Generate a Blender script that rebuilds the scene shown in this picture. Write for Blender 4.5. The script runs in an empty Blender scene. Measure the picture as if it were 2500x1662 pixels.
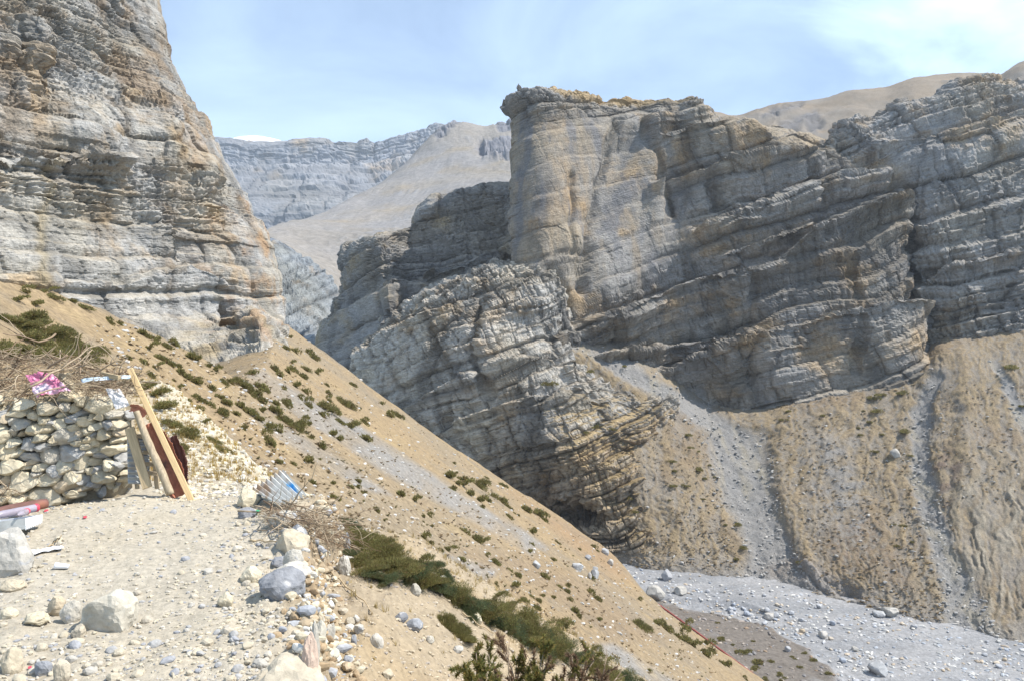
import bpy, math, random, time
import numpy as np
from mathutils import Vector, Matrix, Euler
from mathutils.bvhtree import BVHTree
from concurrent.futures import ThreadPoolExecutor

T0 = time.time()
random.seed(7)
SC = bpy.context.scene
COL = SC.collection

# ------------------------------------------------------------------ camera, sky, sun, exposure
FPX, CX, CY = 1907.0, 1250.0, 831.0          # focal length and centre in photograph pixels
cam_d = bpy.data.cameras.new('camera')
cam_d.sensor_width = 36.0
cam_d.lens = 36.0 * FPX / 2500.0
cam_d.clip_start = 0.1
cam_d.clip_end = 20000.0
cam = bpy.data.objects.new('camera', cam_d)
cam.location = (0, 0, 0)
cam.rotation_euler = (math.radians(90), 0, 0)
COL.objects.link(cam)
SC.camera = cam

SUN_EL, SUN_AZ = 55.0, 95.0                 # elevation; azimuth clockwise from the view direction (+Y)
sd = Vector((math.sin(math.radians(SUN_AZ)) * math.cos(math.radians(SUN_EL)),
             math.cos(math.radians(SUN_AZ)) * math.cos(math.radians(SUN_EL)),
             math.sin(math.radians(SUN_EL))))
sun_d = bpy.data.lights.new('sun', 'SUN')
sun_d.energy = 5.0
sun_d.angle = math.radians(0.53)
sun_d.color = (1.0, 0.94, 0.85)
sun = bpy.data.objects.new('sun', sun_d)
sun.rotation_euler = sd.to_track_quat('Z', 'Y').to_euler()
COL.objects.link(sun)

world = bpy.data.worlds.new('World')
SC.world = world
world.use_nodes = True
wn, wl = world.node_tree.nodes, world.node_tree.links
wn.clear()
w_out = wn.new('ShaderNodeOutputWorld')
w_bg = wn.new('ShaderNodeBackground')
w_bg.inputs['Strength'].default_value = 0.14
sky = wn.new('ShaderNodeTexSky')
sky.sky_type = 'NISHITA'
sky.sun_disc = False
sky.sun_elevation = math.radians(SUN_EL)
sky.sun_rotation = math.radians(SUN_AZ)
sky.altitude = 2500
sky.air_density = 1.0
sky.dust_density = 1.0
sky.ozone_density = 1.1
tc = wn.new('ShaderNodeTexCoord')
mp = wn.new('ShaderNodeMapping')
mp.inputs['Scale'].default_value = (1.3, 1.3, 3.2)
mp.inputs['Location'].default_value = (0.30, 0.1, 0.2)
wl.new(tc.outputs['Generated'], mp.inputs['Vector'])
n1 = wn.new('ShaderNodeTexNoise')
n1.inputs['Scale'].default_value = 1.7
n1.inputs['Detail'].default_value = 8
n1.inputs['Roughness'].default_value = 0.55
n1.inputs['Distortion'].default_value = 0.5
wl.new(mp.outputs['Vector'], n1.inputs['Vector'])
cr = wn.new('ShaderNodeMapRange')
cr.inputs['From Min'].default_value = 0.32
cr.inputs['From Max'].default_value = 0.85
cr.inputs['To Min'].default_value = 0.02
cr.inputs['To Max'].default_value = 0.75
wl.new(n1.outputs['Fac'], cr.inputs['Value'])
# a broad bright cloud bank on the sun's side of the sky
dp = wn.new('ShaderNodeVectorMath'); dp.operation = 'DOT_PRODUCT'
cdir = Vector((0.62, 0.88, 0.40)).normalized()
dp.inputs[1].default_value = cdir
wl.new(tc.outputs['Generated'], dp.inputs[0])
b1 = wn.new('ShaderNodeMath'); b1.operation = 'MULTIPLY_ADD'
b1.inputs[1].default_value = 0.16
wl.new(n1.outputs['Fac'], b1.inputs[0]); wl.new(dp.outputs['Value'], b1.inputs[2])
b2 = wn.new('ShaderNodeMapRange')
b2.interpolation_type = 'SMOOTHSTEP'
b2.inputs['From Min'].default_value = 1.03
b2.inputs['From Max'].default_value = 1.085
b2.inputs['To Max'].default_value = 1.0
wl.new(b1.outputs[0], b2.inputs['Value'])
mx = wn.new('ShaderNodeMath'); mx.operation = 'MAXIMUM'
wl.new(cr.outputs[0], mx.inputs[0]); wl.new(b2.outputs[0], mx.inputs[1])
mix = wn.new('ShaderNodeMix'); mix.data_type = 'RGBA'
mix.inputs['B'].default_value = (5.6, 7.2, 8.7, 1)
wl.new(mx.outputs[0], mix.inputs['Factor'])
wl.new(sky.outputs['Color'], mix.inputs['A'])
wl.new(mix.outputs['Result'], w_bg.inputs['Color'])
wl.new(w_bg.outputs[0], w_out.inputs['Surface'])

SC.cycles.max_bounces = 5
SC.cycles.diffuse_bounces = 2
SC.cycles.glossy_bounces = 2
SC.cycles.transmission_bounces = 4
SC.view_settings.view_transform = 'Standard'
SC.view_settings.look = 'None'
SC.view_settings.gamma = 1.0
SC.view_settings.use_curve_mapping = False
SC.view_settings.exposure = 0.56

# ------------------------------------------------------------------ numpy noise
rng = np.random.default_rng(11)
PERM = np.concatenate([rng.permutation(256)] * 3).astype(np.int32)
GR = rng.normal(size=(256, 3)); GR /= np.linalg.norm(GR, axis=1)[:, None]
GR = GR.astype(np.float32)
RT = rng.random(65536).astype(np.float32)

def _noise(p):
    i = np.floor(p).astype(np.int32)
    f = p - i
    u = f * f * f * (f * (f * 6 - 15) + 10)
    i &= 255
    res = 0
    for dx in (0, 1):
        hx = PERM[(i[:, 0] + dx) & 255]
        wx = u[:, 0] if dx else 1 - u[:, 0]
        for dy in (0, 1):
            hy = PERM[hx + ((i[:, 1] + dy) & 255)]
            wy = wx * (u[:, 1] if dy else 1 - u[:, 1])
            for dz in (0, 1):
                h = PERM[hy + ((i[:, 2] + dz) & 255)]
                g = GR[h]
                d = g[:, 0] * (f[:, 0] - dx) + g[:, 1] * (f[:, 1] - dy) + g[:, 2] * (f[:, 2] - dz)
                res = res + d * wy * (u[:, 2] if dz else 1 - u[:, 2])
    return res * 1.5

POOL = ThreadPoolExecutor(4)
def noise(p, seed=0):
    p = np.asarray(p, np.float32) + np.float32(seed * 17.31)
    n = len(p)
    if n < 20000: return _noise(p)
    return np.concatenate(list(POOL.map(_noise, [p[i:i + 8192] for i in range(0, n, 8192)])))

def fbm(p, sc, octv=4, seed=0, gain=0.5, ridged=False):
    p = np.asarray(p, np.float32) * (np.asarray(sc, np.float32) if not np.isscalar(sc) else np.float32(sc))
    a, r, tot = 1.0, 0, 0
    for o in range(octv):
        n = noise(p, seed + o * 3)
        if ridged: n = 1 - 2 * np.abs(n)
        r = r + a * n; tot += a
        a *= gain; p = p * 2.03
    return r / tot

def sstep(a, b, x):
    t = np.clip((x - a) / (b - a), 0, 1)
    return t * t * (3 - 2 * t)

def hsh(*k):
    h = np.zeros_like(k[0], np.int64)
    for n, q in enumerate(k):
        h = (h * 7919 + q.astype(np.int64) * (1299709 + 15485863 * n)) & 0x7fffffff
    h ^= h >> 7
    return RT[(h * 2654435 >> 5) & 65535]

def layer(s, seed):
    i = np.floor(s); f = s - i
    a = hsh(i, np.full_like(i, seed)); b = hsh(i + 1, np.full_like(i, seed))
    return a + (b - a) * sstep(0.84, 1.0, f), f

def P(px, py, D):
    return np.array([(px - CX) / FPX * D, D, (CY - py) / FPX * D])

def PV(px, py, D):
    return Vector(P(px, py, D))

def proj(v):
    return CX + v[:, 0] / v[:, 1] * FPX, CY - v[:, 2] / v[:, 1] * FPX

# ------------------------------------------------------------------ mesh helpers
def tag(o, label=None, cat=None, group=None, kind=None):
    if label: o['label'] = label
    if cat: o['category'] = cat
    if group: o['group'] = group
    if kind: o['kind'] = kind
    return o

def mesh_np(name, verts, faces, cols=None, smooth=True, mat=None):
    """verts (N,3), faces (M,3) or (M,4)"""
    me = bpy.data.meshes.new(name)
    verts = np.asarray(verts, np.float32); faces = np.asarray(faces, np.int32)
    n, m, k = len(verts), len(faces), faces.shape[1]
    me.vertices.add(n); me.vertices.foreach_set('co', verts.ravel())
    me.loops.add(m * k); me.loops.foreach_set('vertex_index', faces.ravel())
    me.polygons.add(m)
    me.polygons.foreach_set('loop_start', np.arange(0, m * k, k, dtype=np.int32))
    me.polygons.foreach_set('loop_total', np.full(m, k, np.int32))
    me.polygons.foreach_set('use_smooth', np.full(m, smooth, bool))
    if cols is not None:
        ca = me.color_attributes.new('Col', 'FLOAT_COLOR', 'POINT')
        c4 = np.ones((n, 4), np.float32); c4[:, :3] = cols
        ca.data.foreach_set('color', c4.ravel())
    me.update(calc_edges=True)
    if mat: me.materials.append(mat)
    return me

def link(name, me, parent=None, loc=None, rot=None, scale=None):
    o = bpy.data.objects.new(name, me)
    COL.objects.link(o)
    if parent is not None: o.parent = parent
    if loc is not None: o.location = loc
    if rot is not None: o.rotation_euler = rot
    if scale is not None: o.scale = scale
    return o

def grid_faces(nv, nu):
    idx = np.arange(nv * nu).reshape(nv, nu)
    a, b, c, d = idx[:-1, :-1], idx[:-1, 1:], idx[1:, 1:], idx[1:, :-1]
    return np.stack([a, d, c, b], -1).reshape(-1, 4)

def grid_normals(g):
    du = np.gradient(g, axis=1); dv = np.gradient(g, axis=0)
    n = np.cross(dv, du)
    n /= (np.linalg.norm(n, axis=2, keepdims=True) + 1e-9)
    return n

def crom(ctrl, n):
    """Catmull-Rom along axis 0 of ctrl (M,...) to n samples"""
    M = ctrl.shape[0]
    t = np.linspace(0, M - 1, n); i = np.minimum(np.floor(t).astype(int), M - 2); f = t - i
    f = f.reshape((-1,) + (1,) * (ctrl.ndim - 1))
    p1, p2 = ctrl[i], ctrl[i + 1]
    p0 = np.where((i > 0).reshape(f.shape), ctrl[np.maximum(i - 1, 0)], 2 * p1 - p2)
    p3 = np.where((i < M - 2).reshape(f.shape), ctrl[np.minimum(i + 2, M - 1)], 2 * p2 - p1)
    m1, m2 = (p2 - p0) * 0.4, (p3 - p1) * 0.4
    f2, f3 = f * f, f * f * f
    return (2*f3 - 3*f2 + 1) * p1 + (f3 - 2*f2 + f) * m1 + (-2*f3 + 3*f2) * p2 + (f3 - f2) * m2

def loft(rows, nv, nu):
    g = np.array([[P(*c) for c in r] for r in rows])
    g = crom(g, nv)
    g = np.swapaxes(crom(np.swapaxes(g, 0, 1), nu), 0, 1)
    return g

def poly_sdist(X, Y, pts):
    """distance to polyline, sign (+ on the left of travel), arc parameter 0..1"""
    best = np.full(X.shape, 1e9); sg = np.zeros(X.shape); tt = np.zeros(X.shape)
    pts = np.asarray(pts, float)
    L = np.concatenate([[0], np.cumsum(np.hypot(*np.diff(pts, axis=0).T))])
    for k in range(len(pts) - 1):
        a, b = pts[k], pts[k + 1]; d = b - a; l2 = d @ d
        t = np.clip(((X - a[0]) * d[0] + (Y - a[1]) * d[1]) / l2, 0, 1)
        ex, ey = X - a[0] - t * d[0], Y - a[1] - t * d[1]
        dist = np.hypot(ex, ey); cr_ = d[0] * ey - d[1] * ex
        m = dist < best
        best = np.where(m, dist, best); sg = np.where(m, np.sign(cr_), sg)
        tt = np.where(m, (L[k] + t * (L[k+1] - L[k])) / L[-1], tt)
    return best, sg, tt

def in_poly(x, y, pts):
    pts = np.asarray(pts, float); ins = np.zeros(x.shape, bool); n = len(pts); j = n - 1
    for i in range(n):
        xi, yi = pts[i]; xj, yj = pts[j]
        c = ((yi > y) != (yj > y)) & (x < (xj - xi) * (y - yi) / (yj - yi + 1e-12) + xi)
        ins ^= c; j = i
    return ins

def poly_mask(x, y, pts, soft):
    d, _, _ = poly_sdist(x, y, list(pts) + [pts[0]])
    s = np.where(in_poly(x, y, pts), d, -d)
    return sstep(-soft, soft, s)

# ------------------------------------------------------------------ materials
def new_mat(name):
    m = bpy.data.materials.new(name); m.use_nodes = True
    nt = m.node_tree; b = nt.nodes['Principled BSDF']
    b.inputs['Roughness'].default_value = 0.9
    b.inputs['Specular IOR Level'].default_value = 0.14
    return m, nt, b

def vcol_mat(name, nscale=4.0, var=0.35, bump=0.0, bdist=0.02, rough=0.92, detail=6):
    """colour from the mesh's own Col attribute, broken up by noise, with fine relief"""
    m, nt, b = new_mat(name)
    b.inputs['Roughness'].default_value = rough
    at = nt.nodes.new('ShaderNodeAttribute'); at.attribute_name = 'Col'
    tcn = nt.nodes.new('ShaderNodeTexCoord')
    no = nt.nodes.new('ShaderNodeTexNoise')
    no.inputs['Scale'].default_value = nscale; no.inputs['Detail'].default_value = detail
    no.inputs['Roughness'].default_value = 0.65
    nt.links.new(tcn.outputs['Object'], no.inputs['Vector'])
    mr = nt.nodes.new('ShaderNodeMapRange')
    mr.inputs['From Min'].default_value = 0.25; mr.inputs['From Max'].default_value = 0.75
    mr.inputs['To Min'].default_value = 1 - var; mr.inputs['To Max'].default_value = 1 + var
    nt.links.new(no.outputs['Fac'], mr.inputs['Value'])
    mm = nt.nodes.new('ShaderNodeMix'); mm.data_type = 'RGBA'; mm.blend_type = 'MULTIPLY'
    mm.inputs['Factor'].default_value = 1.0
    nt.links.new(at.outputs['Color'], mm.inputs['A']); nt.links.new(mr.outputs[0], mm.inputs['B'])
    nt.links.new(mm.outputs['Result'], b.inputs['Base Color'])
    if bump > 0:
        bp = nt.nodes.new('ShaderNodeBump')
        bp.inputs['Strength'].default_value = bump; bp.inputs['Distance'].default_value = bdist
        nt.links.new(no.outputs['Fac'], bp.inputs['Height'])
        nt.links.new(bp.outputs[0], b.inputs['Normal'])
    return m

def rock_mat(name, strike, dip, sc, bd):
    """bedded rock: colour from the mesh, thin bed lines and joints as fine relief"""
    m, nt, b = new_mat(name)
    N, Lk = nt.nodes, nt.links
    at = N.new('ShaderNodeAttribute'); at.attribute_name = 'Col'
    tcn = N.new('ShaderNodeTexCoord'); mp1 = N.new('ShaderNodeMapping')
    mp1.vector_type = 'TEXTURE'
    mp1.inputs['Rotation'].default_value = (0, -math.radians(dip), math.radians(strike))
    Lk.new(tcn.outputs['Object'], mp1.inputs['Vector'])
    mp2 = N.new('ShaderNodeMapping'); mp2.inputs['Scale'].default_value = (0.35 * sc, 0.35 * sc, 2.0 * sc)
    Lk.new(mp1.outputs[0], mp2.inputs['Vector'])
    nb_ = N.new('ShaderNodeTexNoise'); nb_.inputs['Scale'].default_value = 1.0; nb_.inputs['Detail'].default_value = 4; nb_.inputs['Roughness'].default_value = 0.7
    Lk.new(mp2.outputs[0], nb_.inputs['Vector'])
    nf = N.new('ShaderNodeTexNoise'); nf.inputs['Scale'].default_value = 1.6 * sc; nf.inputs['Detail'].default_value = 4; nf.inputs['Roughness'].default_value = 0.7
    Lk.new(tcn.outputs['Object'], nf.inputs['Vector'])
    h1 = N.new('ShaderNodeMath'); h1.operation = 'MULTIPLY_ADD'; h1.inputs[1].default_value = 1.1
    Lk.new(nb_.outputs['Fac'], h1.inputs[0]); Lk.new(nf.outputs['Fac'], h1.inputs[2])
    bp = N.new('ShaderNodeBump'); bp.inputs['Strength'].default_value = 0.9; bp.inputs['Distance'].default_value = bd
    Lk.new(h1.outputs[0], bp.inputs['Height']); Lk.new(bp.outputs[0], b.inputs['Normal'])
    mr = N.new('ShaderNodeMapRange'); mr.inputs['From Min'].default_value = 0.75; mr.inputs['From Max'].default_value = 1.45
    mr.inputs['To Min'].default_value = 0.62; mr.inputs['To Max'].default_value = 1.30
    Lk.new(h1.outputs[0], mr.inputs['Value'])
    mm = N.new('ShaderNodeMix'); mm.data_type = 'RGBA'; mm.blend_type = 'MULTIPLY'; mm.inputs['Factor'].default_value = 1.0
    Lk.new(at.outputs['Color'], mm.inputs['A']); Lk.new(mr.outputs[0], mm.inputs['B'])
    Lk.new(mm.outputs['Result'], b.inputs['Base Color'])
    b.inputs['Roughness'].default_value = 0.9
    return m
M_ROCK = rock_mat('cliff_rock', 8, 17, 1.0, 0.55)
M_ROCKL = rock_mat('left_cliff_rock', 40, 3, 2.2, 0.26)
M_FARROCK = vcol_mat('far_rock', 0.25, 0.25, 0.5, 2.0)
M_SLOPE = vcol_mat('hill_slope', 3.2, 0.42, 0.7, 0.25, detail=7)
M_NEAR = vcol_mat('near_dirt', 24.0, 0.30, 0.7, 0.025, detail=9)
M_RIVER = vcol_mat('river_gravel', 1.6, 0.30, 0.6, 0.3)

TERR = []            # (mesh arrays) for ray hits
def terrain(name, g, cols, mat, smooth=True, kind='structure'):
    nv, nu = g.shape[:2]
    f = grid_faces(nv, nu)
    me = mesh_np(name, g.reshape(-1, 3), f, cols.reshape(-1, 3), smooth, mat)
    o = link(name, me)
    tag(o, kind=kind)
    return o

def lerp(a, b, t):
    a = np.asarray(a, np.float32); b = np.asarray(b, np.float32)
    if np.ndim(t) and (a.ndim == 1 or b.ndim == 1 or t.ndim < max(a.ndim, b.ndim)): t = t[..., None]
    return a + (b - a) * t

# ------------------------------------------------------------------ stratified rock
def bed_frame(strike_deg, dip_deg):
    """beds rise towards +X (image right) by dip; returns the three axes: along, across, up"""
    a, d = math.radians(strike_deg), math.radians(dip_deg)
    e1 = np.array([math.cos(a) * math.cos(d), math.sin(a) * math.cos(d), math.sin(d)])
    e2 = np.cross([0, 0, 1], e1); e2 /= np.linalg.norm(e2)
    e3 = np.cross(e1, e2)
    return e1.astype(np.float32), e2.astype(np.float32), e3.astype(np.float32)

def strata(p, frame, unit, seed, warp=1.0, block=1.0, saw=1.0, bigk=1.0):
    """relief in metres from beds that step back upwards, joints and blocks"""
    e1, e2, e3 = frame
    w = fbm(p, 0.03 / unit, 3, seed + 40) * 4.0 * warp * unit + fbm(p, 0.3 / unit, 2, seed + 50) * 0.22 * unit
    s = p @ e3 + w
    a = p @ e1 + fbm(p, 0.10 / unit, 2, seed + 60) * 1.8 * unit
    b = p @ e2 + fbm(p, 0.10 / unit, 2, seed + 63) * 1.8 * unit
    out = 0; joint = 0; tone = 0
    big = np.floor(s / (15.0 * unit) + 0.7 * fbm(p, 0.025 / unit, 2, seed + 90))
    mass = np.clip(hsh(big, np.full_like(big, seed + 17)) * 1.9 - 0.25, 0.06, 1.35)      # massive beds stay smooth, others split thinly
    lat = np.clip(0.75 + 1.1 * fbm(p, 0.04 / unit, 3, seed + 70), 0.15, 1.6)
    lat2 = np.clip(0.75 + 1.3 * fbm(p, 0.09 / unit, 2, seed + 73), 0.1, 1.7)
    for k, (th, amp, L) in enumerate(((24.0, 1.6, 30.0), (9.0, 1.5, 14.0), (3.4, 1.0, 5.0), (1.25, 0.55, 1.9))):
        ss = s / (th * unit)
        i = np.floor(ss); f = ss - i
        e_ = sstep(0.84, 1.0, f); v = hsh(i, np.full_like(i, seed + k)); v = v + (hsh(i + 1, np.full_like(i, seed + k)) - v) * e_; la_ = lat if k % 2 else lat2
        out = out + (v - 0.5) * amp * (0.8 if k == 0 else 1.3) * la_
        ms = 1.0 if k < 2 else mass
        amp = amp * (bigk if k < 2 else 1.0)
        if k: out = out + ms * saw * (1.25 if k == 1 else 0.9) * (f * (1 - e_) - 0.5) * amp * (0.4 + 1.5 * hsh(i, np.full_like(i, seed + 31 + k))) * la_
        off = hsh(i, np.full_like(i, seed + 9 + k)) * 10
        la, lb = a / (L * unit) + off, b / (L * unit) + off * 1.7
        ia, ib = np.floor(la), np.floor(lb)
        r = hsh(i, ia, ib + seed)
        fa, fb = la - ia, lb - ib
        edge = np.minimum(np.minimum(fa, 1 - fa), np.minimum(fb, 1 - fb)) * L
        bd = np.minimum(f, 1 - f) * th
        out = out + block * (0.35 + 0.65 * ms) * ((r - 0.5) * amp * 1.25 - (0.4 if k else 0.0) * amp * np.exp(-(edge / (0.06 * L)) ** 2))
        out = out - ms * (0.45 if k else 0.2) * amp * np.exp(-(bd / (0.09 * th)) ** 2)
        joint = joint + np.exp(-(np.minimum(edge, bd * 1.5) / (0.08 * th)) ** 2) / (k + 1.0)
        tone = tone + (v - 0.5) * (0.5 if k > 1 else 0.7) + (r - 0.5) * 0.35
    out = out + fbm(p, 0.2 / unit, 4, seed + 80, 0.6) * 0.8
    return out * unit, tone, joint

def rock_cols(p, nrm, tone, seed, grey=(0.36, 0.36, 0.365), ochre=(0.44, 0.31, 0.17), tan=(0.42, 0.37, 0.30),
              unit=1.0, orange=0.5, dust=0.6, dark=0.5, lightness=1.0):
    n = len(p)
    c = np.tile(np.array(grey, np.float32), (n, 1))
    c *= (1 + 0.22 * np.clip(tone, -1.4, 1.4))[:, None]
    b1_ = fbm(p, 0.05 / unit, 4, seed + 5)
    c = lerp(c, c * np.array([1.10, 1.03, 0.90]), sstep(-0.3, 0.5, b1_))
    oc = sstep(0.55 - orange * 0.55, 1.0 - orange * 0.45, fbm(p, 0.07 / unit, 5, seed + 15, 0.6) + 0.35 + 0.2 * tone)
    c = lerp(c, np.array(ochre) * (0.75 + 0.5 * RT[(np.arange(n) * 31) & 65535])[:, None] * lightness, 0.75 * oc)
    st = fbm(p * np.array([1, 1, 0.16], np.float32), 0.22 / unit, 4, seed + 25)
    wall = 1 - sstep(0.25, 0.6, nrm[:, 2])
    c = lerp(c, c * np.array([0.55, 0.57, 0.62]), dark * wall * sstep(0.05, 0.45, st))
    c = lerp(c, c * 1.22, 0.8 * wall * sstep(0.12, 0.45, -st))
    pat = fbm(p, 0.8 / unit, 3, seed + 33)
    c *= (1 + 0.16 * pat)[:, None]
    d = dust * sstep(0.52, 0.82, nrm[:, 2] + 0.1 * pat)
    c = lerp(c, np.array(tan, np.float32), d)
    return np.clip(c * lightness, 0.02, 0.85).astype(np.float32)

def sculpt(px, py, lines):
    """ledges: each (polyline in photo pixels, metres out, fade below px, fade above px)"""
    o = np.zeros(px.shape)
    for pts, amt, below, above in lines:
        pts = np.asarray(pts, float)
        yl = np.interp(px, pts[:, 0], pts[:, 1])
        win = sstep(pts[0, 0] - 25, pts[0, 0] + 25, px) * (1 - sstep(pts[-1, 0] - 25, pts[-1, 0] + 25, px))
        d = py - yl
        o += amt * win * np.where(d > 0, sstep(0, 14, d) * np.exp(-np.maximum(d, 0) / below), 0)
        o -= 0.5 * amt * win * np.where(d < 0, np.exp(d / above) * sstep(0, 6, -d), 0)
    return o

def lumps(px, py, items):
    o = np.zeros(px.shape)
    for x, y, rx, ry, a in items:
        o += a * np.exp(-((px - x) / rx) ** 2 - ((py - y) / ry) ** 2)
    return o

def rock_mass(name, rows, nv, nu, frame, unit, seed, mat=None, amp=1.0, pre=None, post=None, smooth=False, **ck):
    g = loft(rows, nv, nu)
    sh = g.shape
    p = g.reshape(-1, 3)
    nr = grid_normals(g).reshape(-1, 3)
    px, py = proj(p)
    if pre is not None:
        p = p + nr * pre(px, py)[:, None]
        g = p.reshape(sh); nr = grid_normals(g).reshape(-1, 3)
    pf = p.astype(np.float32)
    bl = ck.pop('block', 1.0); wp = ck.pop('warp', 1.0); sw = ck.pop('saw', 1.0); bk = ck.pop('bigk', 1.0); dj = ck.pop('crack', 0.3)
    d, tone, joint = strata(pf, frame, unit, seed, wp, bl, sw, bk)
    nb = nr.copy(); nb[:, 2] *= 0.6; nb /= np.linalg.norm(nb, axis=1)[:, None]
    q = p + nb * (d * (amp(px, py) if callable(amp) else amp))[:, None]
    g2 = q.reshape(sh)
    n2 = grid_normals(g2).reshape(-1, 3)
    c = rock_cols(pf, n2, tone, seed, unit=unit, **ck)
    c *= (1 - (dj(px, py) if callable(dj) else dj) * np.clip(joint, 0, 1))[:, None]
    if post is not None: c = post(c, px, py, n2, pf)
    return terrain(name, g2, c, mat or M_ROCK, smooth)

# ================================================================== THE SETTING: mountains
BED_L = bed_frame(40, 3)
BED_R = bed_frame(8, 17)

# ---- far mountain wall and its snowfield
def far_rows():
    top = [(380, 360), (470, 352), (540, 350), (620, 356), (720, 350), (800, 346), (900, 356), (960, 338), (1020, 326),
           (1070, 306), (1130, 330), (1250, 345), (1400, 350)]
    rows = [[(x, y + 60, 2300) for x, y in top], [(x, y + 1, 1950) for x, y in top], [(x, y, 1850) for x, y in top],
            [(x, y + 45, 1800) for x, y in top], [(x, y + 110, 1650) for x, y in top],
            [(x, y + 165, 1560) for x, y in top], [(x, y + 290, 1500) for x, y in top], [(x, y + 450, 1450) for x, y in top]]
    return rows
rock_mass('far_mountain', far_rows(), 140, 220, bed_frame(0, 4), 7.0, 3, M_FARROCK, amp=0.9,
          grey=(0.25, 0.265, 0.295), orange=0.08, dust=0.35, dark=0.5, tan=(0.25, 0.245, 0.25), warp=1.5, block=0.6)

def snow_field():
    top = [(552, 345), (580, 336), (620, 333), (660, 338), (696, 347)]
    rows = [[(x, y + 26, 2250) for x, y in top], [(x, y, 2080) for x, y in top], [(x, y + 4, 2030) for x, y in top],
            [(x, y + 12, 1990) for x, y in top], [(x, y + 60, 1960) for x, y in top]]
    g = loft(rows, 14, 40)
    p = g.reshape(-1, 3); g = (p + fbm(p, 0.02, 3, 5)[:, None] * np.array([0, 0, 2.0])).reshape(g.shape)
    m, nt, b = new_mat('snow'); b.inputs['Base Color'].default_value = (0.86, 0.88, 0.92, 1)
    b.inputs['Roughness'].default_value = 0.6
    terrain('snowfield', g, np.ones(g.shape), m)
snow_field()

# ---- moraine slope between the far wall and the gorge
def moraine():
    rows = [
        [(1010, 420, 1200), (1030, 400, 1150), (1085, 335, 1150), (1135, 330, 1150), (1190, 338, 1150), (1250, 320, 1150), (1400, 330, 1150)],
        [(985, 412, 1020), (1040, 350, 1030), (1085, 303, 1050), (1130, 301, 1050), (1185, 307, 1050), (1245, 292, 1050), (1400, 300, 1050)],
        [(900, 470, 880), (1000, 410, 930), (1085, 360, 960), (1135, 352, 960), (1190, 350, 960), (1250, 340, 960), (1400, 350, 960)],
        [(760, 526, 720), (900, 492, 790), (1030, 452, 830), (1110, 432, 840), (1190, 420, 840), (1260, 410, 840), (1400, 420, 840)],
        [(655, 562, 600), (780, 556, 640), (910, 545, 670), (1020, 522, 690), (1130, 500, 700), (1250, 490, 700), (1400, 490, 700)],
        [(650, 585, 560), (740, 592, 585), (850, 585, 600), (980, 570, 610), (1100, 560, 620), (1250, 560, 620), (1400, 560, 620)],
        [(690, 602, 520), (760, 640, 520), (840, 650, 540), (960, 640, 545), (1100, 640, 545), (1250, 640, 545), (1400, 640, 545)],
        [(770, 665, 480), (800, 690, 480), (850, 720, 490), (960, 720, 490), (1100, 720, 490), (1250, 720, 490), (1400, 720, 490)],
    ]
    g = loft(rows, 150, 200); p = g.reshape(-1, 3); n = grid_normals(g).reshape(-1, 3)
    px, py = proj(p); pf = p.astype(np.float32)
    rocky = np.maximum(poly_mask(px, py, [(1170, 340), (1260, 345), (1260, 390), (1180, 385), (1160, 365)], 10),
                       poly_mask(px, py, [(1060, 330), (1085, 296), (1130, 296), (1095, 320), (1070, 345)], 8))
    rocky = np.maximum(rocky, poly_mask(px, py, [(1200, 280), (1260, 280), (1260, 310), (1215, 318)], 6))
    fine = fbm(pf, 0.15, 4, 9); rough = sstep(0.15, 0.5, fbm(pf, 0.02, 3, 14) + 0.5 * poly_mask(px, py, [(930, 560), (1080, 500), (1200, 520), (1200, 640), (900, 660), (760, 640)], 40))
    st, tone, joint = strata(pf, bed_frame(0, 8), 3.0, 21)
    d = fbm(pf, 0.012, 4, 8) * 6 + fine * (0.8 + 2.0 * rough) + rocky * st * 1.2
    # gullies running down the slope
    g = (p + n * d[:, None]).reshape(g.shape)
    n2 = grid_normals(g).reshape(-1, 3)
    c = lerp(np.array([0.24, 0.222, 0.20]), np.array([0.23, 0.222, 0.218]), sstep(-0.3, 0.35, fbm(pf, 0.013, 4, 12)))
    c = lerp(c, np.array([0.26, 0.215, 0.15]), 0.6 * sstep(0.1, 0.5, fbm(pf, 0.02, 4, 13)))
    c = lerp(c, np.array([0.20, 0.205, 0.215]), 0.7 * rough * sstep(-0.1, 0.3, fine))
    c = lerp(c, np.array([0.17, 0.172, 0.19]) * (1 + 0.25 * tone)[:, None], rocky)
    c *= (1 + 0.25 * fine)[:, None]
    terrain('moraine_hill', g, c, M_FARROCK)
moraine()

# ---- blue-grey slabs at the bottom of the gorge
def slab_rows():
    top = [(600, 590), (650, 592), (700, 602), (745, 622), (790, 662), (830, 705), (900, 760), (1000, 800)]
    rows = [[(x, y + 40, 520) for x, y in top], [(x, y, 455) for x, y in top], [(x, y + 6, 440) for x, y in top]]
    for dy, D in ((60, 415), (130, 390), (210, 365), (300, 345), (420, 320)):
        rows.append([(x - dy * 0.05, y + dy, D) for x, y in top])
    return rows
rock_mass('gorge_slabs', slab_rows(), 120, 120, bed_frame(20, 24), 1.5, 33, amp=0.75, grey=(0.27, 0.30, 0.33), orange=0.1, dust=0.1,
          dark=0.45, block=0.8, warp=0.7)

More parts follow.
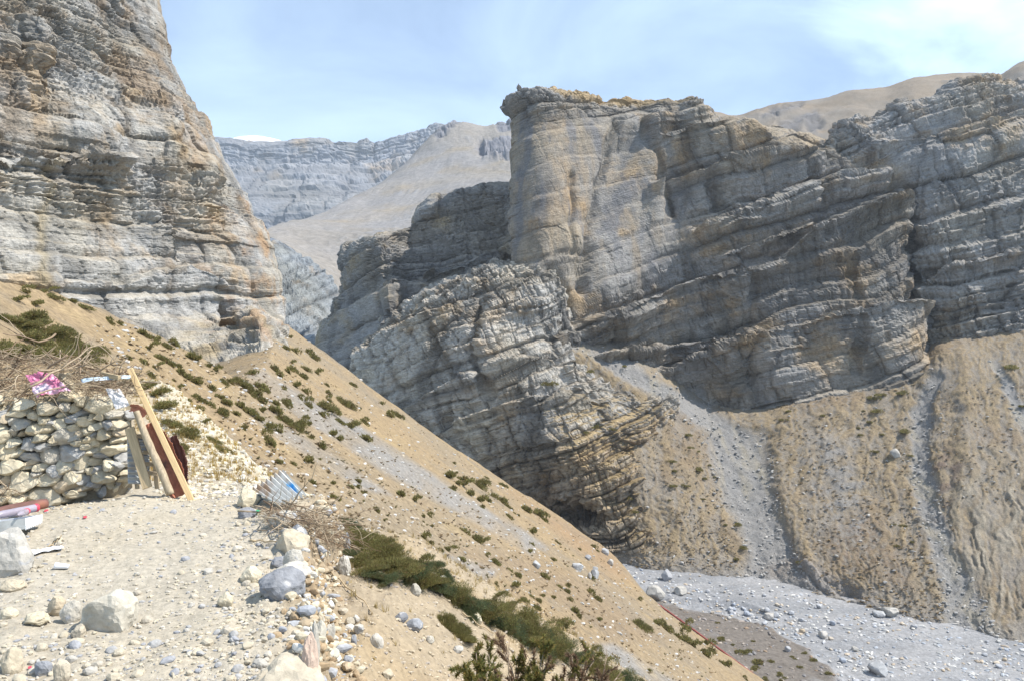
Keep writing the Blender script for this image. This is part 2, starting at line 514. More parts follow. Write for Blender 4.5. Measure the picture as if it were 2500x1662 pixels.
# ---- brown hills above the cliff on the right
def brown_hills():
    top = [(1480, 300), (1560, 266), (1620, 257), (1690, 268), (1790, 288), (1850, 272), (1905, 256), (2000, 251), (2085, 226), (2165, 217),
           (2235, 191), (2335, 184), (2400, 190), (2440, 196), (2500, 160), (2600, 120), (2800, 80)]
    rows = [[(x, y + 80, 620) for x, y in top], [(x, y + 4, 500) for x, y in top], [(x, y, 470) for x, y in top],
            [(x, y + 40, 430) for x, y in top], [(x, y + 110, 385) for x, y in top], [(x, y + 220, 330) for x, y in top], [(x, y + 330, 305) for x, y in top]]
    g = loft(rows, 110, 260); p = g.reshape(-1, 3); n = grid_normals(g).reshape(-1, 3)
    px, py = proj(p); pf = p.astype(np.float32)
    rocky = poly_mask(px, py, [(1900, 300), (1990, 270), (2010, 300), (1990, 330), (1960, 300), (1930, 340), (1900, 330)], 12)
    rocky = np.maximum(rocky, poly_mask(px, py, [(1880, 262), (1960, 250), (1950, 272), (1860, 290)], 8))
    rocky = np.maximum(rocky, 0.8 * sstep(0.32, 0.5, fbm(pf, 0.06, 4, 77)))
    st, tone, joint = strata(pf, BED_R, 1.2, 51)
    fine = fbm(pf, 0.5, 4, 52)
    d = fbm(pf, 0.02, 4, 53) * 5 + fine * 0.5 + rocky * st * 1.4
    g = (p + n * d[:, None]).reshape(g.shape)
    c = lerp(np.array([0.22, 0.185, 0.145]), np.array([0.215, 0.195, 0.17]), sstep(-0.3, 0.4, fbm(pf, 0.03, 4, 54)))
    c = lerp(c, np.array([0.29, 0.20, 0.11]), 0.6 * sstep(0.25, 0.5, fbm(pf, 0.04, 3, 56)))
    c = lerp(c, np.array([0.17, 0.165, 0.165]) * (1 + 0.25 * tone)[:, None], rocky)
    c *= (1 + 0.22 * fine)[:, None]
    terrain('brown_hill', g, c, M_SLOPE)
brown_hills()

# ---- dark wall of the gorge
def gorge_rows():
    #        behind        left edge      arete        recess        right          hidden
    rows = [
        [(860, 640, 380), (850, 600, 345), (925, 590, 335), (1020, 540, 345), (1110, 480, 350), (1250, 450, 350), (1420, 450, 345)],
        [(858, 640, 370), (838, 606, 330), (915, 574, 305), (1020, 532, 316), (1115, 466, 325), (1248, 442, 322), (1420, 440, 322)],
        [(855, 660, 370), (828, 640, 326), (925, 605, 292), (1030, 590, 310), (1120, 530, 315), (1248, 500, 310), (1420, 500, 310)],
        [(858, 700, 365), (832, 690, 322), (935, 660, 287), (1040, 650, 302), (1130, 600, 303), (1248, 570, 300), (1420, 560, 300)],
        [(842, 760, 360), (812, 745, 316), (945, 720, 282), (1050, 700, 294), (1150, 670, 292), (1248, 640, 288), (1420, 620, 290)],
        [(800, 830, 350), (780, 815, 308), (950, 800, 277), (1060, 780, 284), (1160, 740, 280), (1260, 720, 276), (1420, 700, 280)],
        [(770, 900, 345), (765, 890, 300), (950, 890, 272), (1080, 880, 274), (1180, 850, 270), (1280, 830, 268), (1420, 800, 270)],
        [(720, 1120, 340), (735, 1100, 295), (950, 1120, 266), (1080, 1120, 266), (1180, 1120, 262), (1280, 1120, 260), (1420, 1120, 260)],
    ]
    return rows
rock_mass('gorge_wall', gorge_rows(), 220, 240, bed_frame(-20, 14), 1.15, 61, amp=0.8, grey=(0.31, 0.305, 0.30), orange=0.3, dust=0.5,
          dark=0.55, ochre=(0.40, 0.31, 0.18),
          pre=lambda x, y: sculpt(x, y, [(((940, 690), (1060, 672), (1160, 640), (1240, 610)), 6, 60, 30)])
          + lumps(x, y, [(1010, 570, 50, 30, -6), (1080, 560, 60, 60, 5), (1200, 540, 50, 50, -5), (960, 760, 14, 120, 4), (995, 800, 14, 90, -5)]))

# ---- cliff beyond the ravine on the right
def rcliff_rows():
    top = [(1900, 420), (1990, 390), (2040, 335), (2070, 306), (2130, 298), (2195, 262), (2265, 250), (2330, 212), (2400, 193), (2500, 205), (2620, 190), (2800, 170)]
    bot = [(1950, 800), (2050, 850), (2120, 880), (2180, 900), (2240, 900), (2280, 890), (2330, 865), (2390, 830), (2440, 815), (2500, 795), (2620, 760), (2800, 700)]
    Dt = [300, 300, 298, 297, 296, 296, 296, 296, 296, 296, 296, 296]
    Db = [288, 286, 284, 278, 268, 262, 257, 254, 252, 250, 250, 250]
    rows = [[(x, y + 60, D + 60) for (x, y), D in zip(top, Dt)], [(x, y, D + 16) for (x, y), D in zip(top, Dt)]]
    for f in (0.0, 0.15, 0.32, 0.5, 0.68, 0.85, 1.0, 1.25):
        k = f ** 0.85
        r = []
        for (a, b, d0, d1) in zip(top, bot, Dt, Db):
            r.append((a[0] + (b[0] - a[0]) * f, a[1] + (b[1] - a[1]) * f + (6 if f == 0 else 0), d0 + (d1 - d0) * k))
        rows.append(r)
    return rows
rock_mass('ravine_cliff', rcliff_rows(), 260, 270, BED_R, 1.25, 71, amp=0.95, grey=(0.345, 0.34, 0.335), orange=0.3, dust=0.4, dark=0.5,
          pre=lambda x, y: sculpt(x, y, [(((2230, 560), (2330, 540), (2420, 500), (2520, 470)), 7, 60, 25),
                                         (((2250, 700), (2330, 660), (2420, 640), (2520, 610)), 9, 50, 25),
                                         (((2060, 390), (2150, 350), (2300, 330), (2520, 260)), 5, 50, 25)])
          + lumps(x, y, [(2215, 640, 16, 90, -11), (2190, 470, 40, 70, -7), (2300, 600, 50, 40, 5), (2360, 740, 60, 40, 5), (2120, 350, 50, 30, 5)]))

# ---- main cliff with the tower
def main_rows():
    Ly = [250, 262, 300, 380, 470, 560, 640, 760, 1100]; Lx = [1252, 1247, 1249, 1248, 1246, 1244, 1245, 1252, 1270]
    Ry = [345, 356, 395, 420, 450, 500, 560, 600, 700, 760, 800, 900, 1100]; Rx = [2020, 2034, 2066, 2160, 2186, 2198, 2204, 2226, 2222, 2240, 2258, 2270, 2275]
    fr = [0, 0.03, 0.09, 0.17, 0.27, 0.38, 0.48, 0.58, 0.68, 0.78, 0.88, 0.96, 1.0]
    dD = [6, 1, -3, -3, 3, 6, 1, -3, -5, -7, -9, -10, -7]
    top = np.array([(1250, 252), (1275, 238), (1320, 223), (1400, 229), (1500, 244), (1545, 257), (1610, 262), (1690, 242), (1718, 268), (1800, 291), (1870, 302), (1960, 322), (2034, 352)], float)
    bot = np.array([(1250, 660), (1350, 710), (1420, 830), (1480, 880), (1620, 925), (1690, 1000), (1750, 1035), (1900, 1010), (2020, 985), (2200, 960), (2270, 905)], float)
    def edges(f0):
        yl = 252 + (660 - 252) * f0; yr = 352 + (905 - 352) * f0
        return (float(np.interp(yl, Ly, Lx)), yl), (float(np.interp(yr, Ry, Rx)), yr)
    rows = []
    def row(f0, D0, back, dy=0.0, lx=None):
        (xl, yl), (xr, yr) = edges(max(f0, 0.0))
        if lx: xl = lx
        r = []
        for f, dd in zip(fr, dD):
            # follow the skyline at the top and the foot at the bottom
            xt = 1250 + (2034 - 1250) * f; xb = 1250 + (2270 - 1250) * f
            x = xl + (xr - xl) * f
            yt = np.interp(xt, top[:, 0], top[:, 1]); yb = np.interp(xb, bot[:, 0], bot[:, 1])
            r.append((x, yt + (yb - yt) * f0 + dy, D0 + dd + back * (0.25 + f)))
        a0, a1 = r[0], r[-1]
        return [(a0[0] + 55, a0[1] + 12, a0[2] + 70), (a0[0] + 12, a0[1] + 6, a0[2] + 24)] + r + [(a1[0] - 12, a1[1] + 4, a1[2] + 22), (a1[0] - 48, a1[1] + 6, a1[2] + 60)]
    rows.append(row(0, 322, 34, 60, 1275)); rows.append(row(0, 288, 34, 2, 1258)); rows.append(row(0, 276, 32, 1, 1251))
    for f0 in (0.05, 0.14, 0.26, 0.40, 0.55, 0.70, 0.85, 1.0, 1.2):
        rows.append(row(f0, 272 - 17 * f0, 28 * (1 - min(f0, 1)) ** 1.2))
    return rows
TOWER = [(1225, 285), (1430, 270), (1560, 300), (1640, 430), (1690, 560), (1560, 700), (1420, 740), (1240, 660)]
LEDGES = [
    (((1430, 775), (1560, 735), (1700, 690), (1790, 675), (1880, 655), (1960, 590), (2060, 545), (2200, 500)), 7, 60, 35),
    (((1600, 905), (1720, 870), (1800, 830), (1950, 800), (2100, 760), (2250, 740)), 5, 70, 30),
    (((1440, 855), (1560, 855), (1700, 835), (1850, 800)), 4.5, 40, 25),
    (((1700, 560), (1800, 530), (1900, 470), (2000, 440), (2160, 420)), 4.5, 45, 25),
    (((1590, 450), (1700, 420), (1780, 390), (1850, 380), (2000, 370)), 5, 45, 25),
    (((1760, 620), (1900, 570), (2050, 520), (2200, 460)), 3.5, 40, 20),
    
    (((1620, 330), (1700, 300), (1800, 300), (1900, 340)), 4, 30, 20),
]
def main_pre(x, y):
    o = 1.7 * sculpt(x, y, LEDGES)
    for pts, a, w in ((((1565, 300), (1600, 380), (1625, 450), (1640, 520)), 5, 9), (((1505, 300), (1480, 420), (1450, 560), (1440, 700)), 5, 10), (((1395, 430), (1392, 620)), 3, 8), (((1350, 660), (1420, 760), (1435, 850)), 5, 14),
                      (((1990, 420), (2010, 520), (2000, 600)), 4, 10), (((1830, 700), (1840, 840), (1820, 930)), 4, 10), (((2080, 640), (2100, 760), (2090, 900)), 4, 9), (((1720, 420), (1750, 520)), 3, 9)):
        d, s_, t_ = poly_sdist(x + 4 * np.sin(y / 17.0), y, pts); o -= 0.65 * a * np.exp(-(d / w) ** 2)
    # the re-entrant corner right of the tower face
    cxl = np.interp(y, [250, 330, 450, 640, 760], [1560, 1545, 1490, 1435, 1425])
    o += -4.5 * np.exp(-((x - cxl) / 34) ** 2) * sstep(240, 330, y) * (1 - sstep(740, 860, y))
    o += lumps(x, y, [(1330, 420, 60, 160, 3.5), (1300, 255, 60, 25, 5), (1600, 420, 34, 120, 4), (1545, 300, 40, 40, 5), (1620, 300, 30, 40, 4),
                      (1640, 480, 40, 60, -4), (1760, 470, 90, 40, -5), (1400, 600, 40, 40, 3), (1900, 900, 70, 60, 4), (2150, 830, 60, 80, 3),
                      (1830, 900, 40, 60, -4), (1720, 960, 60, 40, -5), (2010, 620, 60, 40, 3), (1690, 262, 30, 18, 4)])
    return o
def main_post(c, px, py, n, p):
    fl = sstep(0.1, 0.5, fbm(p, 0.05, 4, 7))
    k = poly_mask(px, py, [(1240, 300), (1480, 290), (1440, 520), (1400, 640), (1240, 640)], 50)
    c = lerp(c, c * np.array([1.0, 0.91, 0.78]), k * 0.6)
    tw = poly_mask(px, py, TOWER, 45)
    vs_ = fbm(p * np.array([1, 1, 0.10], np.float32), 0.16, 4, 57, 0.6)
    c = lerp(c, np.array([0.185, 0.19, 0.205]), 0.75 * tw * sstep(0.02, 0.35, vs_))
    c = lerp(c, np.array([0.40, 0.315, 0.215]), 0.55 * tw * sstep(0.05, 0.35, -vs_))
    k2 = poly_mask(px, py, [(1700, 250), (2020, 320), (2040, 400), (1900, 400), (1780, 330)], 40) * sstep(0.35, 0.7, n[:, 2])
    c = lerp(c, np.array([0.38, 0.31, 0.22]), 0.8 * k2)
    k3 = poly_mask(px, py, [(1290, 215), (1700, 230), (1700, 250), (1560, 262), (1400, 240)], 6)
    c = lerp(c, np.array([0.42, 0.30, 0.15]), 0.7 * k3)
    return c
rock_mass('main_cliff', main_rows(), 390, 490, BED_R, 1.2, 81, amp=lambda x, y: 0.78 * (1 - 0.74 * poly_mask(x, y, TOWER, 45)), grey=(0.31, 0.30, 0.288), orange=0.40, dust=0.55, dark=0.6,
          pre=main_pre, post=main_post, warp=1.3, block=1.1, saw=1.0, bigk=0.85, crack=lambda x, y: 0.45 * (1 - 0.7 * poly_mask(x, y, TOWER, 45)))

# ---- rib in front of the cliff, down to the river
def rib_rows():
    core_ = [
        [(1010, 700, 292), (1120, 670, 288), (1200, 655, 286), (1290, 650, 284), (1345, 655, 286), (1370, 680, 300)],
        [(940, 760, 282), (1060, 700, 268), (1180, 655, 262), (1290, 640, 259), (1352, 665, 264), (1400, 720, 290)],
        [(890, 830, 275), (1040, 745, 258), (1170, 720, 252), (1300, 720, 250), (1380, 755, 258), (1420, 800, 285)],
        [(860, 880, 270), (1030, 820, 251), (1170, 800, 245), (1300, 810, 243), (1420, 850, 252), (1480, 880, 275)],
        [(850, 980, 265), (1030, 915, 245), (1180, 880, 239), (1320, 890, 237), (1520, 930, 246), (1600, 950, 268)],
        [(850, 1080, 262), (1040, 1010, 242), (1210, 960, 234), (1360, 960, 231), (1640, 995, 244), (1730, 1010, 262)],
        [(880, 1180, 258), (1070, 1100, 238), (1260, 1040, 229), (1400, 1030, 226), (1600, 1060, 237), (1690, 1080, 256)],
        [(950, 1280, 252), (1130, 1190, 233), (1310, 1120, 225), (1430, 1105, 222), (1560, 1140, 229), (1640, 1160, 246)],
        [(1050, 1370, 246), (1210, 1280, 230), (1370, 1215, 221), (1470, 1200, 217), (1560, 1230, 219), (1650, 1260, 234)],
        [(1160, 1430, 240), (1300, 1350, 228), (1420, 1290, 217), (1500, 1290, 213), (1600, 1320, 212), (1690, 1350, 224)],
        [(1260, 1460, 234), (1380, 1400, 223), (1470, 1360, 213), (1550, 1375, 208.5), (1640, 1395, 207), (1730, 1405, 216)],
        [(1300, 1500, 234), (1400, 1450, 223), (1490, 1420, 213), (1560, 1430, 208), (1650, 1450, 206), (1750, 1450, 214)],
    ]
    return core_
def rib_pre(x, y):
    o = sculpt(x, y, [(((880, 860), (1000, 770), (1120, 700), (1240, 660)), 4, 30, 15),
                      (((960, 1000), (1100, 920), (1250, 870), (1420, 880)), 4, 40, 20),
                      (((1020, 1070), (1150, 1000), (1300, 960), (1500, 970)), 3.5, 40, 20)])
    o += lumps(x, y, [(1410, 1265, 55, 22, -12), (1340, 1235, 60, 16, -7), (1330, 720, 40, 60, 3), (1190, 830, 50, 60, 3), (1390, 1080, 60, 40, 3),
                      (1560, 1150, 60, 60, 2)])
    # clefts running down the rib
    for pts, a in ((((1180, 720), (1150, 860), (1190, 960)), 3), (((1340, 800), (1370, 900), (1420, 960)), 3), (((1090, 1040), (1180, 1130)), 3)):
        d, s, t = poly_sdist(x, y, pts); o -= a * np.exp(-(d / 12) ** 2)
    return o
def rib_post(c, px, py, n, p):
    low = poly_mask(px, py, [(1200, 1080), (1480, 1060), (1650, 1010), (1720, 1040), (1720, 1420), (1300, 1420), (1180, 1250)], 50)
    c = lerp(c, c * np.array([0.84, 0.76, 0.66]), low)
    g = sstep(0.4, 0.66, n[:, 2] + 0.25 * fbm(p, 0.06, 3, 3)) * poly_mask(px, py, [(1330, 1000), (1500, 960), (1720, 1000), (1760, 1420), (1560, 1340), (1420, 1160)], 30)
    c = lerp(c, np.array([0.40, 0.30, 0.16]) * (1 + 0.3 * fbm(p, 0.8, 3, 4))[:, None], 0.85 * g)
    k = poly_mask(px, py, [(1390, 840), (1480, 850), (1720, 1000), (1640, 1000), (1480, 900)], 16)
    c = lerp(c, np.array([0.36, 0.345, 0.32]), 0.7 * k)
    return c
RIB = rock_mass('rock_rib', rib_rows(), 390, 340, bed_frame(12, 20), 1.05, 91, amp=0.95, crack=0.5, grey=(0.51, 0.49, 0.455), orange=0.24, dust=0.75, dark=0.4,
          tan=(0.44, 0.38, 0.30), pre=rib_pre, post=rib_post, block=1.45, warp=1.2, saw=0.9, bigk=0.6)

# ---- tall cliff on the left
def left_rows():
    ey = [-420, -200, 0, 95, 190, 240, 340, 400, 490, 560, 640, 780]
    ex = [340, 362, 386, 412, 432, 472, 522, 547, 602, 642, 682, 693]
    fr = [0, 0.22, 0.42, 0.60, 0.76, 0.90, 1.0]
    rows = []
    for y in (-420, -220, -60, 60, 170, 290, 400, 500, 590, 680, 770):
        xe = float(np.interp(y, ey, ex)); lean = (780 - y) * 0.016
        r = []
        for f in fr:
            r.append((-330 + (xe + 330) * f, y, 78 + 52 * f ** 1.6 + lean + 5 * (f == 1)))
        r.append((xe - 8, y + 2, 150 + lean)); r.append((xe - 60, y + 6, 190 + lean))
        rows.append(r)
    for y, k in ((860, 0.80), (960, 0.64), (1080, 0.56)):
        r = []
        xe = 693 if y < 900 else 690
        for f in fr:
            D = 78 + 52 * f ** 1.6
            D = D * (1 - (1 - k) * sstep(0.3, 1.0, f))
            r.append((-330 + (xe + 330) * f, y, D))
        r.append((xe + 0, y + 4, 130)); r.append((xe - 40, y + 6, 180))
        rows.append(r)
    return rows
def left_pre(x, y):
    o = sculpt(x, y, [(((-200, 395), (0, 400), (150, 405), (280, 430)), 2.2, 60, 30),
                      (((-200, 670), (100, 680), (280, 690), (460, 640)), 1.2, 30, 20),
                      (((280, 430), (400, 560), (470, 640), (560, 700)), 1.6, 40, 30)])
    o += lumps(x, y, [(60, 130, 60, 90, 2.4), (110, 130, 20, 90, -2.6), (30, 120, 16, 60, -1.5), (230, 420, 60, 60, 2.0), (180, 330, 60, 60, 1.8), (330, 100, 50, 120, -2), (400, 330, 40, 80, 1.6),
                      (500, 450, 30, 60, 1.5), (470, 600, 40, 60, -1.8), (590, 820, 60, 50, 2.0), (560, 760, 20, 60, -3.0), (640, 860, 40, 40, 2)])
    return o * 1.7
def left_post(c, px, py, n, p):
    # upper part carries more ochre, lower part paler grey
    up = sstep(640, 250, py - 0.45 * (px - 300))
    oc = sstep(-0.15, 0.3, fbm(p, 0.12, 5, 101, 0.6))
    c = lerp(c, np.array([0.35, 0.25, 0.155]), 0.65 * up * oc)
    c *= (1 - 0.1 * up)[:, None]
    right = sstep(350, 640, px + 0.0 * py)
    oc2 = sstep(0.0, 0.35, fbm(p, 0.2, 5, 105, 0.6))
    c = lerp(c, np.array([0.42, 0.265, 0.145]), 0.6 * right * oc2)
    st = np.exp(-((px - np.interp(py, [390, 700], [108, 88])) / 14) ** 2) * sstep(390, 430, py)
    c = lerp(c, np.array([0.40, 0.33, 0.21]), 0.6 * st)
    low = poly_mask(px, py, [(480, 700), (640, 780), (690, 960), (540, 960), (440, 840)], 40)
    c = lerp(c, np.array([0.46, 0.37, 0.22]), 0.5 * low * sstep(0.0, 0.4, fbm(p, 0.25, 4, 108)))
    return c
rock_mass('left_cliff', left_rows(), 440, 340, BED_L, 0.55, 111, M_ROCKL, amp=lambda x, y: 0.95 * (0.4 + 0.6 * sstep(0, 110, np.interp(y, [-420, 0, 190, 240, 340, 490, 640, 780], [340, 386, 432, 472, 522, 602, 682, 693]) - x)), crack=0.4, grey=(0.44, 0.435, 0.42), orange=0.34, dust=0.4, dark=0.35,
          tan=(0.44, 0.38, 0.28), pre=left_pre, post=left_post, warp=0.5, saw=1.2)
print('cliffs', time.time() - T0)

# ---- hillside in the middle distance: one plane falling to the right at 35 degrees
PA, PB, PC = -0.0097, -0.0639, -0.0919        # PA*Y + PB*X + PC*Z = 1
def hill_plane(X, Y): return (1 - PA * Y - PB * X) / PC
def plane_D(px, py):
    return 1.0 / (PA + PB * (px - CX) / FPX + PC * (CY - py) / FPX)
RIDGE = []
for px_, py_ in ((-400, 640), (-150, 660), (0, 690), (110, 715), (250, 765), (400, 832), (520, 893), (598, 942), (640, 905), (668, 850), (690, 796)):
    D_ = plane_D(px_, py_); q = P(px_, py_, D_); RIDGE.append((q[0], q[1]))
RIDGE.append((RIDGE[-1][0] - 8.0, RIDGE[-1][1] + 30.0))
# lower right edge, where the hillside breaks off to the river
EDGE = []
for px_, py_ in ((640, 760), (690, 790), (800, 870), (950, 975), (1100, 1080), (1250, 1180), (1400, 1285), (1490, 1350), (1560, 1440), (1620, 1490), (1740, 1575), (1880, 1672), (2050, 1790), (2300, 1960)):
    D_ = plane_D(px_, py_); q = P(px_, py_, D_); EDGE.append((q[0], q[1]))
def hill_h(X, Y):
    sh = X.shape; X = X.ravel(); Y = Y.ravel()
    z = hill_plane(X, Y)
    p3 = np.stack([X, Y, np.zeros_like(X)], 1).astype(np.float32)
    z = z + fbm(p3, 0.03, 4, 201) * 1.2 + fbm(p3, 0.09, 4, 207, 0.6) * 0.8 + fbm(p3, 0.25, 3, 203) * 0.22 + fbm(p3, 0.9, 3, 205) * 0.07
    d, s, t = poly_sdist(X, Y, RIDGE)
    beyond = np.where(s > 0, d, 0)
    z = z - np.minimum(0.95 * beyond ** 1.05, 24)
    d2, s2, t2 = poly_sdist(X, Y, EDGE)
    b2_ = np.where(s2 > 0, d2, 0)
    z = z - np.where(b2_ > 0, 0.35 * b2_ + 0.03 * b2_ ** 2, 0).clip(0, 60)
    return z.reshape(sh)
def mid_hill():
    # the sheet is laid out along its two own directions, denser near the viewer
    pxs = np.linspace(-300, 2100, 420); 
    U = np.linspace(0, 1, 400)
    # Y from 18 m to 210 m, geometric
    Yv = 17.0 * (200 / 17.0) ** U
    ang = (pxs - CX) / FPX
    Xg = ang[None, :] * Yv[:, None]; Yg = np.repeat(Yv[:, None], len(pxs), 1)
    Z = hill_h(Xg, Yg)
    Z = np.maximum(Z, -66 - 0.0 * Xg)
    g = np.stack([Xg, Yg, Z], -1)[::-1]
    p = g.reshape(-1, 3); pf = p.astype(np.float32); px, py = proj(p)
    n2 = grid_normals(g).reshape(-1, 3)
    f1 = fbm(pf, 0.06, 4, 211); f2 = fbm(pf, 0.5, 4, 212); f3 = fbm(pf, 2.2, 3, 213)
    c = lerp(np.array([0.285, 0.214, 0.128]), np.array([0.255, 0.205, 0.14]), sstep(-0.25, 0.35, f1))
    c = lerp(c, np.array([0.19, 0.145, 0.095]), 0.65 * sstep(0.05, 0.45, f2))
    f4 = fbm(pf, 0.16, 4, 231, 0.6)
    c = lerp(c, np.array([0.20, 0.17, 0.13]), 0.6 * sstep(0.05, 0.4, f4))
    c = lerp(c, np.array([0.33, 0.25, 0.135]), 0.5 * sstep(0.1, 0.45, -f4))
    scree = np.array([0.24, 0.228, 0.212])
    wob = 26 * fbm(pf, 0.12, 4, 216)
    m = 0
    for pts in ([(600, 915), (640, 900), (760, 975), (880, 1040), (1000, 1120), (1120, 1200), (1240, 1270), (1330, 1330), (1290, 1352), (1180, 1285), (1050, 1215), (930, 1145), (820, 1075), (720, 1010)],
                [(620, 1010), (700, 1045), (800, 1100), (900, 1170), (960, 1210), (880, 1190), (760, 1120), (650, 1050)],
                [(1010, 1330), (1120, 1360), (1220, 1390), (1180, 1440), (1250, 1500), (1400, 1560), (1340, 1570), (1180, 1480), (1060, 1390)],
                [(1420, 1580), (1500, 1570), (1680, 1680), (1560, 1680)], [(1300, 1600), (1420, 1620), (1560, 1720), (1380, 1700)]):
        m = np.maximum(m, poly_mask(px + wob, py + wob * 0.6, pts, 9))
    lane = 0.72 + 0.9 * fbm(pf * np.array([1, 0.25, 1], np.float32), 0.3, 3, 219)
    c = lerp(c, scree, np.clip(m * lane, 0, 0.95))
    # darker bare soil band low on the hill
    soil = poly_mask(px + wob, py, [(1120, 1340), (1300, 1360), (1480, 1450), (1620, 1560), (1500, 1560), (1320, 1440)], 30)
    c = lerp(c, np.array([0.21, 0.16, 0.11]), 0.6 * soil)
    brown = poly_mask(px + wob, py, [(1250, 1200), (1490, 1345), (1560, 1440), (1480, 1400), (1380, 1320)], 20)
    c = lerp(c, np.array([0.27, 0.18, 0.105]), 0.6 * brown)
    c *= (1 + 0.20 * f2 + 0.25 * f3)[:, None]
    return terrain('hillside', g, np.clip(c, 0.02, 0.8), M_SLOPE)
HILL = mid_hill()

# ---- river bed
BANK = [(1300, 1320, 232), (1440, 1345, 219), (1600, 1388, 206), (1750, 1404, 200), (1900, 1424, 193), (2100, 1472, 179), (2300, 1522, 166), (2500, 1560, 157), (2900, 1640, 142)]
BANKW = [tuple(P(*b)) for b in BANK]
def river_h(X, Y):
    sh = X.shape; X = X.ravel(); Y = Y.ravel()
    p3 = np.stack([X, Y, np.zeros_like(X)], 1).astype(np.float32)
    z = -60.3 + 0.010 * (Y - 190) * 0 + fbm(p3, 0.03, 3, 301) * 1.0 + fbm(p3 * np.array([0.6, 1.4, 1], np.float32), 0.16, 4, 303) * 0.7
    # terrace of brown soil at the foot of the near hill
    d, s, t = poly_sdist(X, Y, TERR_EDGE)
    z = z + 2.6 * sstep(-1.0, 2.5, np.where(s > 0, d, -d) + 1.5 * fbm(p3, 0.2, 3, 306))
    z = z + 1.2 * np.exp(-(poly_sdist(X, Y, BERM)[0] / 1.5) ** 2)
    return z.reshape(sh)
def zplane(px, py, z=-59.5):
    D = z / ((CY - py) / FPX); q = P(px, py, D); return (q[0], q[1])
TERR_EDGE = [zplane(*q) for q in ((2130, 1900), (2060, 1662), (1990, 1600), (1900, 1545), (1800, 1520), (1690, 1500), (1600, 1470), (1500, 1420))]
BERM = [zplane(*q) for q in ((1640, 1458), (1740, 1462), (1820, 1470), (1880, 1492))]
def river():
    pys = np.linspace(1300, 1740, 260)[::-1]
    Dv = 60.3 * FPX / (pys - CY)
    pxs = np.linspace(1300, 2700, 420)
    Xg = (pxs[None] - CX) / FPX * Dv[:, None]; Yg = np.repeat(Dv[:, None], len(pxs), 1)
    Z = river_h(Xg, Yg)
    g = np.stack([Xg, Yg, Z], -1)[::-1]
    p = g.reshape(-1, 3); pf = p.astype(np.float32)
    f1 = fbm(pf * np.array([0.5, 1.5, 1], np.float32), 0.08, 4, 311); f2 = fbm(pf, 0.6, 4, 312); f3 = fbm(pf, 2.0, 3, 313)
    c = lerp(np.array([0.225, 0.23, 0.24]), np.array([0.28, 0.28, 0.285]), sstep(-0.3, 0.3, f1))
    d, s, t = poly_sdist(p[:, 0], p[:, 1], TERR_EDGE)
    sd_ = np.where(s > 0, d, -d) + 1.5 * fbm(pf, 0.2, 3, 306)
    c = lerp(c, np.array([0.155, 0.138, 0.122]), sstep(0, 3, sd_))
    c = lerp(c, np.array([0.235, 0.23, 0.225]), sstep(0, 3, sd_) * sstep(0.25, 0.5, fbm(pf, 0.12, 3, 317)))
    c *= (1 + 0.25 * f2 + 0.30 * f3)[:, None]
    return terrain('river_bed', g, np.clip(c, 0.02, 0.8), M_RIVER)
RIVER = river()

# ---- grassy slopes across the river, up to the foot of the cliff
def bank_rows():
    top = [(1395, 846, 251), (1500, 868, 251), (1620, 930, 250), (1740, 1012, 249.5), (1900, 1000, 249), (2020, 970, 248), (2130, 950, 247), (2230, 915, 247), (2300, 865, 246), (2400, 845, 245), (2500, 822, 244), (2620, 790, 243), (2800, 730, 242)]
    bot = [(1480, 1352, 214), (1580, 1382, 206.5), (1680, 1396, 203), (1780, 1408, 199), (1890, 1424, 193.5), (2000, 1448, 186), (2110, 1476, 178), (2210, 1502, 171.5), (2300, 1524, 166), (2400, 1543, 161), (2500, 1562, 156.5), (2650, 1592, 150), (2900, 1640, 142)]
    rows = [[(x, y - 60, D + 26) for x, y, D in top]]
    for f in (0, 0.18, 0.36, 0.54, 0.72, 0.88, 1.0):
        k = f * 0.9 + 0.1 * f * f
        rows.append([(a[0] + (b[0] - a[0]) * f, a[1] + (b[1] - a[1]) * f, 1 / (1 / a[2] + (1 / b[2] - 1 / a[2]) * k)) for a, b in zip(top, bot)])
    rows.append([(x, y + 40, D - 1) for x, y, D in bot])
    return rows
CHUTES = [  # centre line px, half width px, depth m
    ([(1420, 845), (1480, 862), (1570, 925), (1700, 1000), (1795, 1060), (1808, 1119), (1833, 1223), (1875, 1316), (1890, 1425)], [40, 46, 46, 50, 72, 74, 60, 52, 80], 2.6),
    ([(2290, 900), (2250, 1000), (2245, 1120), (2270, 1240), (2300, 1340), (2340, 1440), (2370, 1560)], [18, 24, 24, 34, 30, 40, 70], 2.2),
    ([(2430, 880), (2480, 980), (2530, 1080)], [14, 18, 20], 1.0),
]
